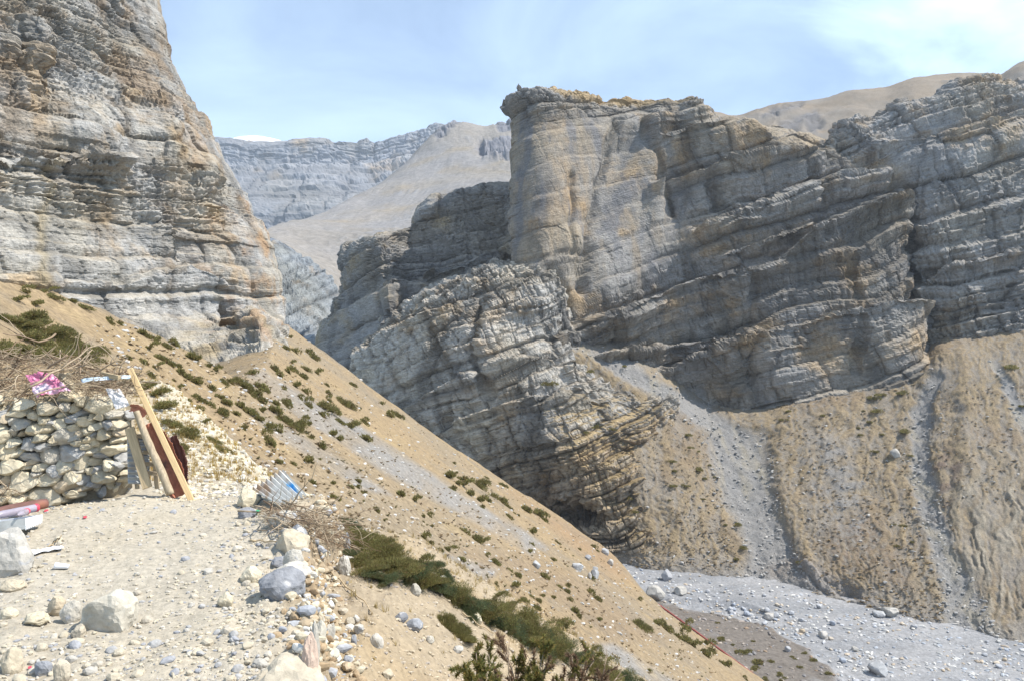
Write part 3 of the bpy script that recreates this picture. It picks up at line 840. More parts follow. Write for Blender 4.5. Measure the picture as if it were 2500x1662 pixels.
def rslope():
    g = loft(bank_rows(), 300, 420); p = g.reshape(-1, 3); n = grid_normals(g).reshape(-1, 3)
    pf = p.astype(np.float32); px, py = proj(p)
    wob = 26 * fbm(pf, 0.10, 5, 401, 0.6)
    x, y = px + wob, py
    dep = np.zeros(len(p)); gm = np.zeros(len(p))
    for line, hw, dm in CHUTES:
        la = np.array(line, float)
        cx = np.interp(y, la[:, 1], la[:, 0]); w = np.interp(y, la[:, 1], hw)
        win = sstep(la[0, 1] - 30, la[0, 1] + 30, y) * (1 - sstep(la[-1, 1], la[-1, 1] + 20, y))
        t = np.abs(x - cx) / w
        dep += 0.45 * dm * win * (1 - sstep(0.2, 1.5, t)); gm = np.maximum(gm, win * (1 - sstep(0.55, 1.35, t)))
    # raised spur edges: the ground right of a chute stands higher
    for line, a in (([(1900, 1010), (1886, 1120), (1893, 1223), (1925, 1316), (1965, 1400)], 1.6), ([(2330, 880), (2335, 1000), (2345, 1150), (2330, 1240)], 1.8), ([(1590, 1130), (1640, 1300)], 0.8)):
        la = np.array(line, float); cx = np.interp(y, la[:, 1], la[:, 0])
        win = sstep(la[0, 1] - 60, la[0, 1] + 60, y) * (1 - sstep(la[-1, 1] - 40, la[-1, 1] + 60, y))
        t = x - cx
        dep -= a * win * sstep(-22, 26, t) * np.exp(-np.maximum(t, 0) / 110)
    # fluted badland gullies low on the right
    fl = poly_mask(x, y, [(2330, 1180), (2420, 1190), (2560, 1120), (2650, 1560), (2450, 1540), (2330, 1480)], 50)
    q = np.stack([(px + 0.12 * (py - 1300) + 2.0 * wob) / 42.0, py / 150.0, np.zeros_like(px)], 1).astype(np.float32)
    flute = np.abs(fbm(q, 1.0, 3, 411)) * 2
    dep += 1.0 * fl * (0.5 - flute) 
    tus = fbm(pf, 0.9, 3, 421); f1 = fbm(pf, 0.05, 4, 422); f2 = fbm(pf, 0.22, 4, 423)
    grass = (1 - gm)
    rill = fbm(np.stack([(px + 2 * wob) / 20.0, py / 170.0, 0 * px], 1).astype(np.float32), 1.0, 3, 451, 0.6, True)
    d = -dep + f1 * 1.2 + f2 * 0.7 + 0.5 * np.abs(tus) * grass - 0.35 * sstep(0.1, 0.8, rill)
    # low rock outcrops at the toe
    toe = poly_mask(x, y, [(1850, 1380), (1930, 1350), (2060, 1420), (2160, 1490), (1980, 1440)], 14)
    st, tone, joint = strata(pf, BED_R, 0.8, 431)
    out = np.maximum(toe, 0.9 * sstep(0.36, 0.46, fbm(pf, 0.07, 4, 433)) * sstep(1180, 1300, y))
    d = d + out * st * 1.0
    g = (p + n * d[:, None]).reshape(g.shape)
    n2 = grid_normals(g).reshape(-1, 3)
    straw = np.array([0.255, 0.20, 0.125]); soilc = np.array([0.15, 0.118, 0.085]); gr = np.array([0.215, 0.212, 0.208])
    c = lerp(straw, soilc, sstep(-0.1, 0.35, -tus) * 0.75)
    c = lerp(c, np.array([0.225, 0.195, 0.155]), sstep(-0.1, 0.4, f1) * 0.6)
    c = lerp(c, np.array([0.19, 0.145, 0.10]), 0.6 * sstep(0.0, 0.4, fbm(pf, 0.045, 4, 455, 0.6)))
    c = lerp(c, gr, 0.5 * sstep(0.35, 0.85, rill))
    patch = poly_mask(x, y, [(1960, 1060), (2080, 1080), (2130, 1230), (2120, 1330), (2020, 1300), (1990, 1200)], 40) * sstep(-0.2, 0.3, f2)
    c = lerp(c, gr, 0.75 * patch)
    c = lerp(c, np.array([0.16, 0.115, 0.08]), 0.6 * poly_mask(x, y, [(2080, 1260), (2140, 1220), (2240, 1440), (2050, 1400), (1990, 1330)], 30) * sstep(-0.2, 0.2, tus))
    c = lerp(c, np.array([0.13, 0.095, 0.08]), 0.7 * poly_mask(x, y, [(2270, 1140), (2330, 1060), (2345, 1150), (2300, 1290)], 14) * sstep(-0.2, 0.2, f2))
    c = lerp(c, lerp(gr, np.array([0.26, 0.24, 0.20]), sstep(0, 0.4, fbm(pf * np.array([1, .2, .2], np.float32), 0.3, 3, 441))), gm * 0.92)
    c = lerp(c, np.array([0.27, 0.24, 0.19]), 0.75 * fl * sstep(0.1, 0.5, flute))
    c = lerp(c, np.array([0.21, 0.19, 0.17]) * (1 + 0.2 * tone)[:, None], out)
    foot = sstep(-60, 10, y - np.interp(x, [b[0] for b in BANK], [b[1] for b in BANK]))
    c = lerp(c, gr, 0.5 * foot)
    c *= (1 + 0.22 * fbm(pf, 2.2, 2, 445))[:, None]
    return terrain('river_slope', g, np.clip(c, 0.02, 0.8), M_SLOPE)
RSLOPE = rslope()
print('slopes', time.time() - T0)

# ---- near ground: the platform, its broken edge and the slope below it
EDGE_A = [(-0.2, -2.0), (-0.35, 1.0), (-0.72, 2.8), (-1.02, 4.0), (-1.22, 4.7), (-1.30, 5.2), (-1.62, 6.0), (-1.72, 6.6), (-1.70, 7.3), (-1.85, 8.0), (-2.6, 8.9), (-4.5, 12.0), (-9.0, 19.0)]
BREAK = [(-22, 42), (-12, 26), (-6.5, 16), (-3.35, 11), (-2.0, 8.9), (-0.9, 9.0), (0, 9.2), (2, 9.8), (5, 11), (12, 14), (20, 18)]
CTRL_P = []
for q in ((0, 1662, 3.67), (400, 1662, 3.65), (700, 1662, 3.62), (0, 1450, 4.95), (300, 1450, 4.95), (650, 1450, 4.85), (0, 1330, 6.3), (300, 1330, 6.1),
          (650, 1330, 5.95), (0, 1262, 7.4), (120, 1250, 7.7), (330, 1196, 7.75), (250, 1215, 7.9), (420, 1225, 7.9), (600, 1240, 7.4), (700, 1255, 7.0),
          (470, 1226, 8.6), (330, 1185, 9.3), (560, 1200, 8.9), (680, 1180, 9.0), (0, 1235, 8.9), (150, 1225, 9.0),
          (480, 1130, 11.0), (560, 1140, 10.3), (640, 1110, 10.8), (600, 1060, 12.3), (520, 985, 14.5), (470, 960, 15.0), (440, 920, 16.5), (420, 1010, 12.5), (390, 935, 14.2), (350, 945, 13.5), (250, 960, 13.0),
          (0, 1010, 11.0), (0, 960, 13), (-400, 980, 12.0), (150, 1010, 11.5)):
    CTRL_P.append(P(*q))
for q in ((-6, 0, -1.6), (-3, 0, -1.6), (-1, 0, -1.62), (0, -2, -1.62), (-10, 4, -1.5), (-3, 2, -1.6), (-9.5, 20, -1.6), (-14, 28, -4)): CTRL_P.append(np.array(q, float))
CTRL_P = np.array(CTRL_P)
def rbf_fit(pts):
    n = len(pts); A = np.zeros((n + 3, n + 3)); xy = pts[:, :2]
    r = np.hypot(xy[:, None, 0] - xy[None, :, 0], xy[:, None, 1] - xy[None, :, 1])
    A[:n, :n] = r + np.eye(n) * -0.25
    A[:n, n] = 1; A[:n, n+1:] = xy; A[n, :n] = 1; A[n+1:, :n] = xy.T
    b = np.zeros(n + 3); b[:n] = pts[:, 2]
    return np.linalg.solve(A, b)
RW = rbf_fit(CTRL_P)
def plat_h(X, Y):
    z = RW[-3] + RW[-2] * X + RW[-1] * Y
    for k, q in enumerate(CTRL_P): z = z + RW[k] * np.hypot(X - q[0], Y - q[1])
    return z
def near_parts(X, Y):
    p3 = np.stack([X, Y, np.zeros_like(X)], 1).astype(np.float32)
    d, s, t = poly_sdist(X, Y, EDGE_A)
    sd_ = np.where(s > 0, d, -d) + 0.10 * fbm(p3, 2.0, 3, 501) + 0.05 * fbm(p3, 7.0, 2, 503)    # + on the platform side (left of travel)
    plat = plat_h(X, Y)
    slope = np.where(X > -1.0, -2.8 - 0.7 * X, -2.1 - 0.17 * (-1 - X) * -1)
    slope = np.where(X > -1.0, slope, -2.1 + 0.17 * (-1.0 - X))
    slope = slope - 0.02 * (Y - 8)
    k = sstep(-0.16, 0.05, sd_)
    far = sstep(8.0, 9.4, Y)                     # the step dies out beyond the brushwood
    k = np.maximum(k, far * sstep(-1.2, 0.2, sd_))
    z = slope + (plat - slope) * k
    d2, s2, t2 = poly_sdist(X, Y, BREAK)
    b = np.where(s2 > 0, d2, 0)
    z = z - 0.25 * sstep(-0.8, 0, np.where(s2 > 0, d2, -d2)) - (1.05 * b + 0.02 * b * b).clip(0, 40)
    z = z - 0.8 * np.maximum(Y - 17.5, 0)
    return z, sd_, np.where(s2 > 0, d2, -d2), p3
def near_h(X, Y, fine=True):
    sh = np.shape(X); X = np.ravel(X).astype(float); Y = np.ravel(Y).astype(float)
    z, sd_, br, p3 = near_parts(X, Y)
    z = z + 0.05 * fbm(p3, 0.9, 3, 511)
    if fine:
        z = z + (0.030 + 0.05 * (1 - sstep(-0.3, 0.1, sd_))) * fbm(p3, 3.5, 4, 513) + 0.014 * fbm(p3, 14, 3, 515)
        e = np.exp(-(sd_ / 0.35) ** 2)
        z = z + 0.16 * e * fbm(p3, 5, 4, 517, 0.6)
    return z.reshape(sh)
def near_ground():
    Yv = 0.6 * (26 / 0.6) ** np.linspace(0, 1, 380)
    Yv = np.concatenate([np.linspace(-5, 0.5, 12), Yv])
    pxs = np.linspace(-350, 2300, 480)
    base = np.maximum(Yv, 2.4)
    Xg = (pxs[None] - CX) / FPX * base[:, None]; Yg = np.repeat(Yv[:, None], len(pxs), 1)
    Z = near_h(Xg, Yg)
    g = np.stack([Xg, Yg, Z], -1)[::-1]
    p = g.reshape(-1, 3); pf = p.astype(np.float32)
    z, sd_, br, p3 = near_parts(p[:, 0], p[:, 1])
    f1 = fbm(p3, 0.7, 4, 521); f2 = fbm(p3, 4, 4, 522); f3 = fbm(p3, 18, 3, 523)
    pale = lerp(np.array([0.425, 0.37, 0.28]), np.array([0.40, 0.36, 0.29]), sstep(-0.3, 0.3, f1))
    ochre = lerp(np.array([0.335, 0.26, 0.165]), np.array([0.32, 0.262, 0.185]), sstep(-0.3, 0.3, f1))
    k = sstep(-0.05, 0.25, sd_ + 0.25 * f1)
    Yp = p[:, 1]; Xp = p[:, 0]
    k = k * (1 - sstep(8.6, 9.6, Yp + 0.5 * f1 + 0.2 * Xp))
    c = lerp(ochre, pale, k)
    yel = sstep(9.5, 11, Yp) * sstep(0.0, 0.4, f2)
    c = lerp(c, np.array([0.48, 0.36, 0.15]), 0.5 * yel)
    stony = sstep(-2.0, -0.4, br) * sstep(9.5, 11, Yp) * (1 - sstep(0.5, 2, br))
    c = lerp(c, np.array([0.50, 0.46, 0.37]), 0.8 * stony)
    edge = np.exp(-((sd_ + 0.05) / 0.13) ** 2) * sstep(-0.1, 0.35, f2)
    c = lerp(c, np.array([0.27, 0.19, 0.11]), 0.75 * edge * (Yp < 8.3))
    c *= (1 + 0.16 * f2 + 0.16 * f3)[:, None]
    return terrain('near_ground', g, np.clip(c, 0.02, 0.85), M_NEAR)
NEAR = near_ground()
print('near', time.time() - T0)

# ================================================================== helpers for things
import bmesh

def bvh_of(o):
    me = o.data; n = len(me.vertices)
    co = np.empty(n * 3, np.float32); me.vertices.foreach_get('co', co)
    f = np.empty(len(me.polygons) * 4, np.int32); me.polygons.foreach_get('vertices', f)
    return BVHTree.FromPolygons(co.reshape(-1, 3).tolist(), f.reshape(-1, 4).tolist())
BV = {'rib': bvh_of(RIB), 'slope': bvh_of(RSLOPE), 'near': bvh_of(NEAR), 'hill': bvh_of(HILL), 'river': bvh_of(RIVER)}
ORI = Vector((0, 0, 0))
def slope_hit(px, py):
    h = BV['slope'].ray_cast(ORI, PV(px, py, 1.0).normalized())
    return h[0], h[1]
def march(which, px, py, d0=0, d1=1e9):
    """where the rays towards photo pixels meet one piece of ground; returns points (N,3) and hit flags"""
    px = np.atleast_1d(px); py = np.atleast_1d(py); t = BV[which]
    out = np.zeros((len(px), 3)); ok = np.zeros(len(px), bool)
    for k in range(len(px)):
        h = t.ray_cast(ORI, PV(px[k], py[k], 1.0).normalized())[0]
        if h is not None: out[k] = h; ok[k] = d0 <= h.y <= d1
        else: out[k] = (0, 1, 0)
    return out, ok

class Acc:
    """collects triangles with vertex colours"""
    def __init__(self): self.v, self.f, self.c, self.n = [], [], [], 0
    def add(self, v, f, c):
        v = np.asarray(v, np.float32)
        self.v.append(v); self.f.append(np.asarray(f, np.int64) + self.n)
        c = np.asarray(c, np.float32)
        self.c.append(np.tile(c, (len(v), 1)) if c.ndim == 1 else c)
        self.n += len(v)
    def mesh(self, name, mat, smooth=False):
        return mesh_np(name, np.concatenate(self.v), np.concatenate(self.f), np.concatenate(self.c), smooth, mat)

def tube_np(pts, radii, sides=5, caps=True):
    pts = np.asarray(pts, float); n = len(pts)
    tg = np.gradient(pts, axis=0); tg /= np.linalg.norm(tg, axis=1)[:, None] + 1e-9
    ref = np.array([0.3, 0.2, 0.93]) if abs(tg[0, 2]) < 0.85 else np.array([1.0, 0.1, 0.0])
    u = np.cross(tg, ref); u /= np.linalg.norm(u, axis=1)[:, None] + 1e-9
    w = np.cross(tg, u)
    a = np.arange(sides) * 2 * math.pi / sides
    r = np.asarray(radii, float) * np.ones(n)
    v = pts[:, None] + r[:, None, None] * (np.cos(a)[None, :, None] * u[:, None] + np.sin(a)[None, :, None] * w[:, None])
    v = v.reshape(-1, 3); f = []
    for i in range(n - 1):
        for j in range(sides):
            p, q = i * sides + j, i * sides + (j + 1) % sides
            f += [(p, q, q + sides), (p, q + sides, p + sides)]
    if caps:
        for j in range(1, sides - 1):
            f.append((0, j + 1, j)); k = (n - 1) * sides; f.append((k, k + j, k + j + 1))
    return v, f

def ico(sub):
    bm = bmesh.new(); bmesh.ops.create_icosphere(bm, subdivisions=sub, radius=1.0)
    v = np.array([x.co[:] for x in bm.verts]); f = np.array([[x.index for x in q.verts] for q in bm.faces]); bm.free()
    return v, f
ICO = {k: ico(k) for k in (1, 2, 3, 4)}

def rock_np(seed, sub=3, cuts=7, rough=0.12, flat=1.0, cutd=0.72):
    """a stone of unit radius: sphere planed by random facets, then roughened"""
    r = np.random.default_rng(seed); v, f = ICO[sub]; v = v.copy()
    v *= 1 + 0.22 * noise(v * 1.1 + seed * 3.7)[:, None]
    for k in range(cuts):
        n = r.normal(size=3); n /= np.linalg.norm(n); d = cutd + 0.22 * r.random()
        s = v @ n - d
        v = v - np.where(s > 0, s * 0.92, 0)[:, None] * n
    v += v * (rough * fbm(v, 2.3, 3, seed + 5) + 0.35 * rough * fbm(v, 7.0, 2, seed + 6))[:, None]
    v[:, 2] *= flat
    v -= (v.max(0) + v.min(0)) / 2
    v /= np.abs(v).max(0)
    return v, f

def stone_mat(name, cols, nscale=5.0, var=0.25, bump=0.5, vein=None):
    m, nt, b = new_mat(name)
    oi = nt.nodes.new('ShaderNodeObjectInfo')
    rp = nt.nodes.new('ShaderNodeValToRGB'); rp.color_ramp.interpolation = 'CONSTANT'
    els = rp.color_ramp.elements
    els[0].position = 0; els[0].color = (*cols[0], 1)
    els[1].position = 1 / len(cols); els[1].color = (*cols[1 % len(cols)], 1)
    for k in range(2, len(cols)):
        e = els.new(k / len(cols)); e.color = (*cols[k], 1)
    nt.links.new(oi.outputs['Random'], rp.inputs['Fac'])
    tcn = nt.nodes.new('ShaderNodeTexCoord'); no = nt.nodes.new('ShaderNodeTexNoise')
    no.noise_dimensions = '4D'
    nt.links.new(oi.outputs['Random'], no.inputs['W'])
    no.inputs['Scale'].default_value = nscale; no.inputs['Detail'].default_value = 8; no.inputs['Roughness'].default_value = 0.7
    geo = nt.nodes.new('ShaderNodeNewGeometry')
    nt.links.new(geo.outputs['Position'], no.inputs['Vector'])
    mr = nt.nodes.new('ShaderNodeMapRange'); mr.inputs['From Min'].default_value = 0.3; mr.inputs['From Max'].default_value = 0.7
    mr.inputs['To Min'].default_value = 1 - var; mr.inputs['To Max'].default_value = 1 + var
    nt.links.new(no.outputs['Fac'], mr.inputs['Value'])
    mm = nt.nodes.new('ShaderNodeMix'); mm.data_type = 'RGBA'; mm.blend_type = 'MULTIPLY'; mm.inputs['Factor'].default_value = 1
    nt.links.new(mr.outputs[0], mm.inputs['B'])
    src = rp.outputs['Color']
    if vein:
        n2 = nt.nodes.new('ShaderNodeTexNoise'); n2.inputs['Scale'].default_value = vein[0]; n2.inputs['Detail'].default_value = 5
        n2.inputs['Distortion'].default_value = 1.5
        nt.links.new(geo.outputs['Position'], n2.inputs['Vector'])
        m2 = nt.nodes.new('ShaderNodeMapRange'); m2.inputs['From Min'].default_value = vein[2]; m2.inputs['From Max'].default_value = vein[2] + 0.12
        nt.links.new(n2.outputs['Fac'], m2.inputs['Value'])
        mv = nt.nodes.new('ShaderNodeMix'); mv.data_type = 'RGBA'; mv.inputs['B'].default_value = (*vein[1], 1)
        nt.links.new(m2.outputs[0], mv.inputs['Factor']); nt.links.new(src, mv.inputs['A']); src = mv.outputs['Result']
    nt.links.new(src, mm.inputs['A']); nt.links.new(mm.outputs['Result'], b.inputs['Base Color'])
    bp = nt.nodes.new('ShaderNodeBump'); bp.inputs['Strength'].default_value = min(1.0, bump * 1.6); bp.inputs['Distance'].default_value = 0.22 / nscale
    nt.links.new(no.outputs['Fac'], bp.inputs['Height']); nt.links.new(bp.outputs[0], b.inputs['Normal'])
    return m

CREAM, TAN_, WARM = (0.57, 0.51, 0.385), (0.52, 0.46, 0.34), (0.54, 0.465, 0.33)
BLUE, GREY, WHITE = (0.245, 0.25, 0.265), (0.35, 0.35, 0.34), (0.56, 0.54, 0.49)
M_WSTONE = stone_mat('wall_stone', [CREAM, TAN_, WARM, CREAM, (0.42, 0.39, 0.33), TAN_, (0.36, 0.355, 0.34), WARM, CREAM, (0.44, 0.37, 0.27)], 14, 0.28, 0.6, (9, (0.30, 0.31, 0.32), 0.66))
M_PEB = stone_mat('pebble_stone', [(0.46, 0.41, 0.315), (0.40, 0.38, 0.34), (0.43, 0.39, 0.32), (0.31, 0.315, 0.33), (0.44, 0.39, 0.30), (0.48, 0.44, 0.37), (0.36, 0.355, 0.345), (0.45, 0.40, 0.31)], 40, 0.25, 0.4)
M_BLUE = stone_mat('blue_stone', [BLUE, (0.27, 0.28, 0.30)], 12, 0.35, 0.5, (7, (0.58, 0.56, 0.52), 0.56))
M_CREAM = stone_mat('cream_stone', [(0.46, 0.40, 0.30), (0.44, 0.39, 0.305)], 16, 0.28, 0.5)
M_WHITE = stone_mat('white_stone', [(0.48, 0.445, 0.37), (0.47, 0.44, 0.385)], 14, 0.28, 0.5)
M_GREYST = stone_mat('grey_stone', [(0.43, 0.41, 0.37), (0.46, 0.43, 0.37)], 12, 0.25, 0.5, (6, (0.28, 0.30, 0.34), 0.60))
M_RIVST = stone_mat('river_stone', [(0.50, 0.49, 0.47), (0.40, 0.41, 0.43), (0.32, 0.35, 0.40), (0.56, 0.54, 0.50), (0.46, 0.38, 0.28), (0.36, 0.37, 0.39), (0.48, 0.42, 0.34)], 0.6, 0.25, 0.4)
M_SCREE = vcol_mat('loose_stone', 30, 0.25, 0.3, 0.01)
M_FARST = vcol_mat('far_loose_stone', 2.0, 0.2)
M_TWIG = vcol_mat('dry_twig', 30, 0.3)
def leaf_mat(name):
    m = vcol_mat(name, 3.0, 0.25); b = m.node_tree.nodes['Principled BSDF']
    b.inputs['Roughness'].default_value = 0.7
    nt = m.node_tree; out = [n for n in nt.nodes if n.type == 'OUTPUT_MATERIAL'][0]
    tr = nt.nodes.new('ShaderNodeBsdfTranslucent'); mx_ = nt.nodes.new('ShaderNodeMixShader'); mx_.inputs[0].default_value = 0.48
    nt.links.new(b.inputs['Base Color'].links[0].from_socket, tr.inputs['Color'])
    nt.links.new(b.outputs[0], mx_.inputs[1]); nt.links.new(tr.outputs[0], mx_.inputs[2]); nt.links.new(mx_.outputs[0], out.inputs['Surface'])
    return m
M_LEAF = leaf_mat('juniper_needles')
M_GRASS = leaf_mat('dry_grass')

def paint_mat(name, col, rough=0.7, nscale=6, var=0.25, bump=0.2, metal=0.0, col2=None, thr=0.55, stretch=None):
    m, nt, b = new_mat(name); b.inputs['Roughness'].default_value = rough; b.inputs['Metallic'].default_value = metal
    b.inputs['Specular IOR Level'].default_value = 0.3
    tcn = nt.nodes.new('ShaderNodeTexCoord'); no = nt.nodes.new('ShaderNodeTexNoise')
    no.inputs['Scale'].default_value = nscale; no.inputs['Detail'].default_value = 7; no.inputs['Roughness'].default_value = 0.65
    v = tcn.outputs['Object']
    if stretch:
        mp_ = nt.nodes.new('ShaderNodeMapping'); mp_.inputs['Scale'].default_value = stretch
        nt.links.new(v, mp_.inputs['Vector']); v = mp_.outputs['Vector']
    nt.links.new(v, no.inputs['Vector'])
    mr = nt.nodes.new('ShaderNodeMapRange'); mr.inputs['From Min'].default_value = 0.3; mr.inputs['From Max'].default_value = 0.7
    mr.inputs['To Min'].default_value = 1 - var; mr.inputs['To Max'].default_value = 1 + var
    nt.links.new(no.outputs['Fac'], mr.inputs['Value'])
    mm = nt.nodes.new('ShaderNodeMix'); mm.data_type = 'RGBA'; mm.blend_type = 'MULTIPLY'; mm.inputs['Factor'].default_value = 1
    mm.inputs['A'].default_value = (*col, 1)
    nt.links.new(mr.outputs[0], mm.inputs['B']); out = mm.outputs['Result']
    if col2:
        n2 = nt.nodes.new('ShaderNodeTexNoise'); n2.inputs['Scale'].default_value = nscale * 0.6; n2.inputs['Detail'].default_value = 6
        nt.links.new(v, n2.inputs['Vector'])
        m2 = nt.nodes.new('ShaderNodeMapRange'); m2.inputs['From Min'].default_value = thr - 0.05; m2.inputs['From Max'].default_value = thr + 0.08
        nt.links.new(n2.outputs['Fac'], m2.inputs['Value'])
        mv = nt.nodes.new('ShaderNodeMix'); mv.data_type = 'RGBA'; mv.inputs['B'].default_value = (*col2, 1)
        nt.links.new(m2.outputs[0], mv.inputs['Factor']); nt.links.new(out, mv.inputs['A']); out = mv.outputs['Result']
    nt.links.new(out, b.inputs['Base Color'])
    bp = nt.nodes.new('ShaderNodeBump'); bp.inputs['Strength'].default_value = bump; bp.inputs['Distance'].default_value = 0.01
    nt.links.new(no.outputs['Fac'], bp.inputs['Height']); nt.links.new(bp.outputs[0], b.inputs['Normal'])
    return m

# ================================================================== dry stone wall
D_WALL = lambda x: 8.20 + 0.62 * x / 330.0 + (0.003 * max(0, x - 285)) 
wall = bpy.data.objects.new('stone_wall', None); COL.objects.link(wall)
wall.location = PV(160, 1235, 8.6)
tag(wall, 'low dry stone wall of rounded cream river stones beside the brushwood', 'wall')
WST = [(435,640,190,120,0),(600,540,110,95,0),(685,545,64,85,0),(590,620,95,85,0),(680,630,95,105,0),(755,580,105,95,0),(880,610,195,175,0),(215,610,200,120,0),
 (175,672,180,95,0),(100,715,72,105,0),(40,720,90,125,0),(155,745,75,95,0),(230,770,115,95,0),(325,705,122,92,0),(405,745,112,92,8),(490,755,82,112,0),(560,690,98,84,0),
 (570,775,92,112,0),(665,730,118,92,0),(770,760,132,98,0),(770,670,104,74,0),(850,715,72,64,0),(915,715,84,94,0),(880,795,120,74,0),(1030,700,150,84,0),(985,785,104,94,0),
 (1070,780,104,84,0),(1150,700,120,90,0),(40,860,122,185,0),(140,840,74,114,0),(225,855,112,94,0),(330,820,142,94,20),(440,820,114,84,15),(680,815,92,86,0),(590,880,165,175,-35),
 (510,900,84,94,-30),(380,905,152,104,25),(740,850,92,92,0),(820,840,92,84,0),(880,860,62,62,0),(955,870,114,94,0),(1065,860,94,74,0),(1065,908,104,62,0),(1000,992,195,145,0),
 (815,910,104,104,0),(885,940,74,84,0),(700,890,74,62,0),(715,935,104,62,0),(500,945,84,42,0),(160,940,122,84,0),(280,960,114,144,0),(75,1010,144,195,0),(195,1020,114,94,0),
 (385,985,122,74,0),(665,1020,205,135,0),(475,1050,195,185,0),(790,975,84,74,0),(845,1010,94,94,0),(910,1060,84,64,0),(1105,1080,104,94,0),(1110,990,84,64,0),(280,1065,200,92,-10),
 (330,1110,74,92,-40),(125,1155,215,145,0),(285,1160,114,62,15),(395,1155,98,84,0),(600,1150,134,134,0),(690,1130,84,84,0),(760,1100,134,134,-50),(870,1100,114,94,-20),(980,1135,114,104,0),
 (1060,1140,84,114,0),(1135,1135,84,64,0),(525,1200,114,114,0),(740,1190,124,54,0),(820,1195,64,74,0),(885,1175,94,74,0),(240,1290,255,215,0),(90,1265,114,94,0),(430,1265,225,135,0),
 (350,1220,74,74,0),(585,1320,215,135,10),(680,1245,144,114,0),(760,1260,84,124,0),(925,1245,225,115,-10),(1130,1200,114,64,0),(1115,1255,165,94,0),(400,1410,315,155,0),
 (600,1445,64,64,0),(680,1400,130,80,0),(840,1310,120,80,0),(770,1345,150,80,0),(130,1360,94,94,0),(60,1350,114,94,0),(180,1440,130,90,0),(60,1430,120,90,0),(20,1180,64,104,0),(20,1250,64,84,0),(20,960,54,64,0)]
r_ = random.Random(5)
for y in range(600, 1480, 105):                # the wall runs on past the left edge of the picture
    for x in range(-560, 0, 120):
        WST.append((x + r_.uniform(-25, 25), y + r_.uniform(-20, 20), r_.uniform(105, 160), r_.uniform(90, 130), r_.uniform(-20, 20)))
ROCKV = []
for k in range(14):
    v, f = rock_np(1000 + k, 3, 8 + k % 5, 0.15, 1.0, 0.60)
    ROCKV.append(mesh_np('wall_stone', v, f, None, False, M_WSTONE))
for me in ROCKV: me.materials.append(M_BLUE)
inv = wall.location
BLUE_IDX = {33, 55, 49, 91 - 4, 88, 86}
for k, (x, y, w, h, a) in enumerate(WST):
    px, py = x / 3.646, y / 3.646 + 820
    D = D_WALL(px); s = D / FPX / 3.646
    o = link('stone', ROCKV[(k * 5 + 3) % 14], wall)
    dep = max(0.16, 0.9 * min(w, h) * s * 0.5 + 0.08)
    o.location = PV(px, py, D + r_.uniform(0.0, 0.06) + dep * 0.35) - inv
    o.rotation_euler = (r_.uniform(-0.15, 0.15), -math.radians(a) + r_.uniform(-0.12, 0.12), r_.uniform(-0.25, 0.25))
    o.scale = (w * s * 0.56, dep, h * s * 0.57)
# small chinking stones between the large ones
for k in range(150):
    px, py = r_.uniform(-20, 318), r_.uniform(985, 1215)
    D = D_WALL(px); s = D / FPX
    o = link('chinking_stone', ROCKV[r_.randrange(14)], wall)
    q = r_.uniform(9, 17) * s
    o.location = PV(px, py, D + 0.11 + r_.uniform(0, .05)) - inv
    o.rotation_euler = (r_.uniform(-1, 1), r_.uniform(-3, 3), r_.uniform(-1, 1)); o.scale = (q, q * 0.9, q * 0.8)
# earth fill behind the stones
def core():
    xs = np.linspace(-170, 322, 40); ys = np.linspace(968, 1290, 26)
    front = np.array([[P(x, y, D_WALL(x) + 0.13) for x in xs] for y in ys])
    back = front * ((front[..., 1:2] + 1.3) / front[..., 1:2]); back[..., 0] -= 0.12 * (xs > 0)[None]
    fr = front + fbm(front.reshape(-1, 3), 6, 3, 3).reshape(front.shape[:2])[..., None] * np.array([0, 0.05, 0.0])
    g = np.concatenate([back[::-1][-1:][:, :], fr, ], 0)
    g = np.concatenate([back[:1], fr], 0)
    c = np.tile(np.array([0.34, 0.285, 0.20], np.float32), (g.shape[0] * g.shape[1], 1))
    side = np.stack([fr[:, -1], back[:, -1]], 1)
    me = mesh_np('earth_fill', g.reshape(-1, 3) - np.array(inv), grid_faces(*g.shape[:2]), c, True, M_NEAR)
    link('earth_fill', me, wall)
    me = mesh_np('earth_fill_end', side.reshape(-1, 3) - np.array(inv), grid_faces(*side.shape[:2]), np.tile(c[:1], (side.shape[0] * 2, 1)), True, M_NEAR)
    link('end_face', me, wall)
core()

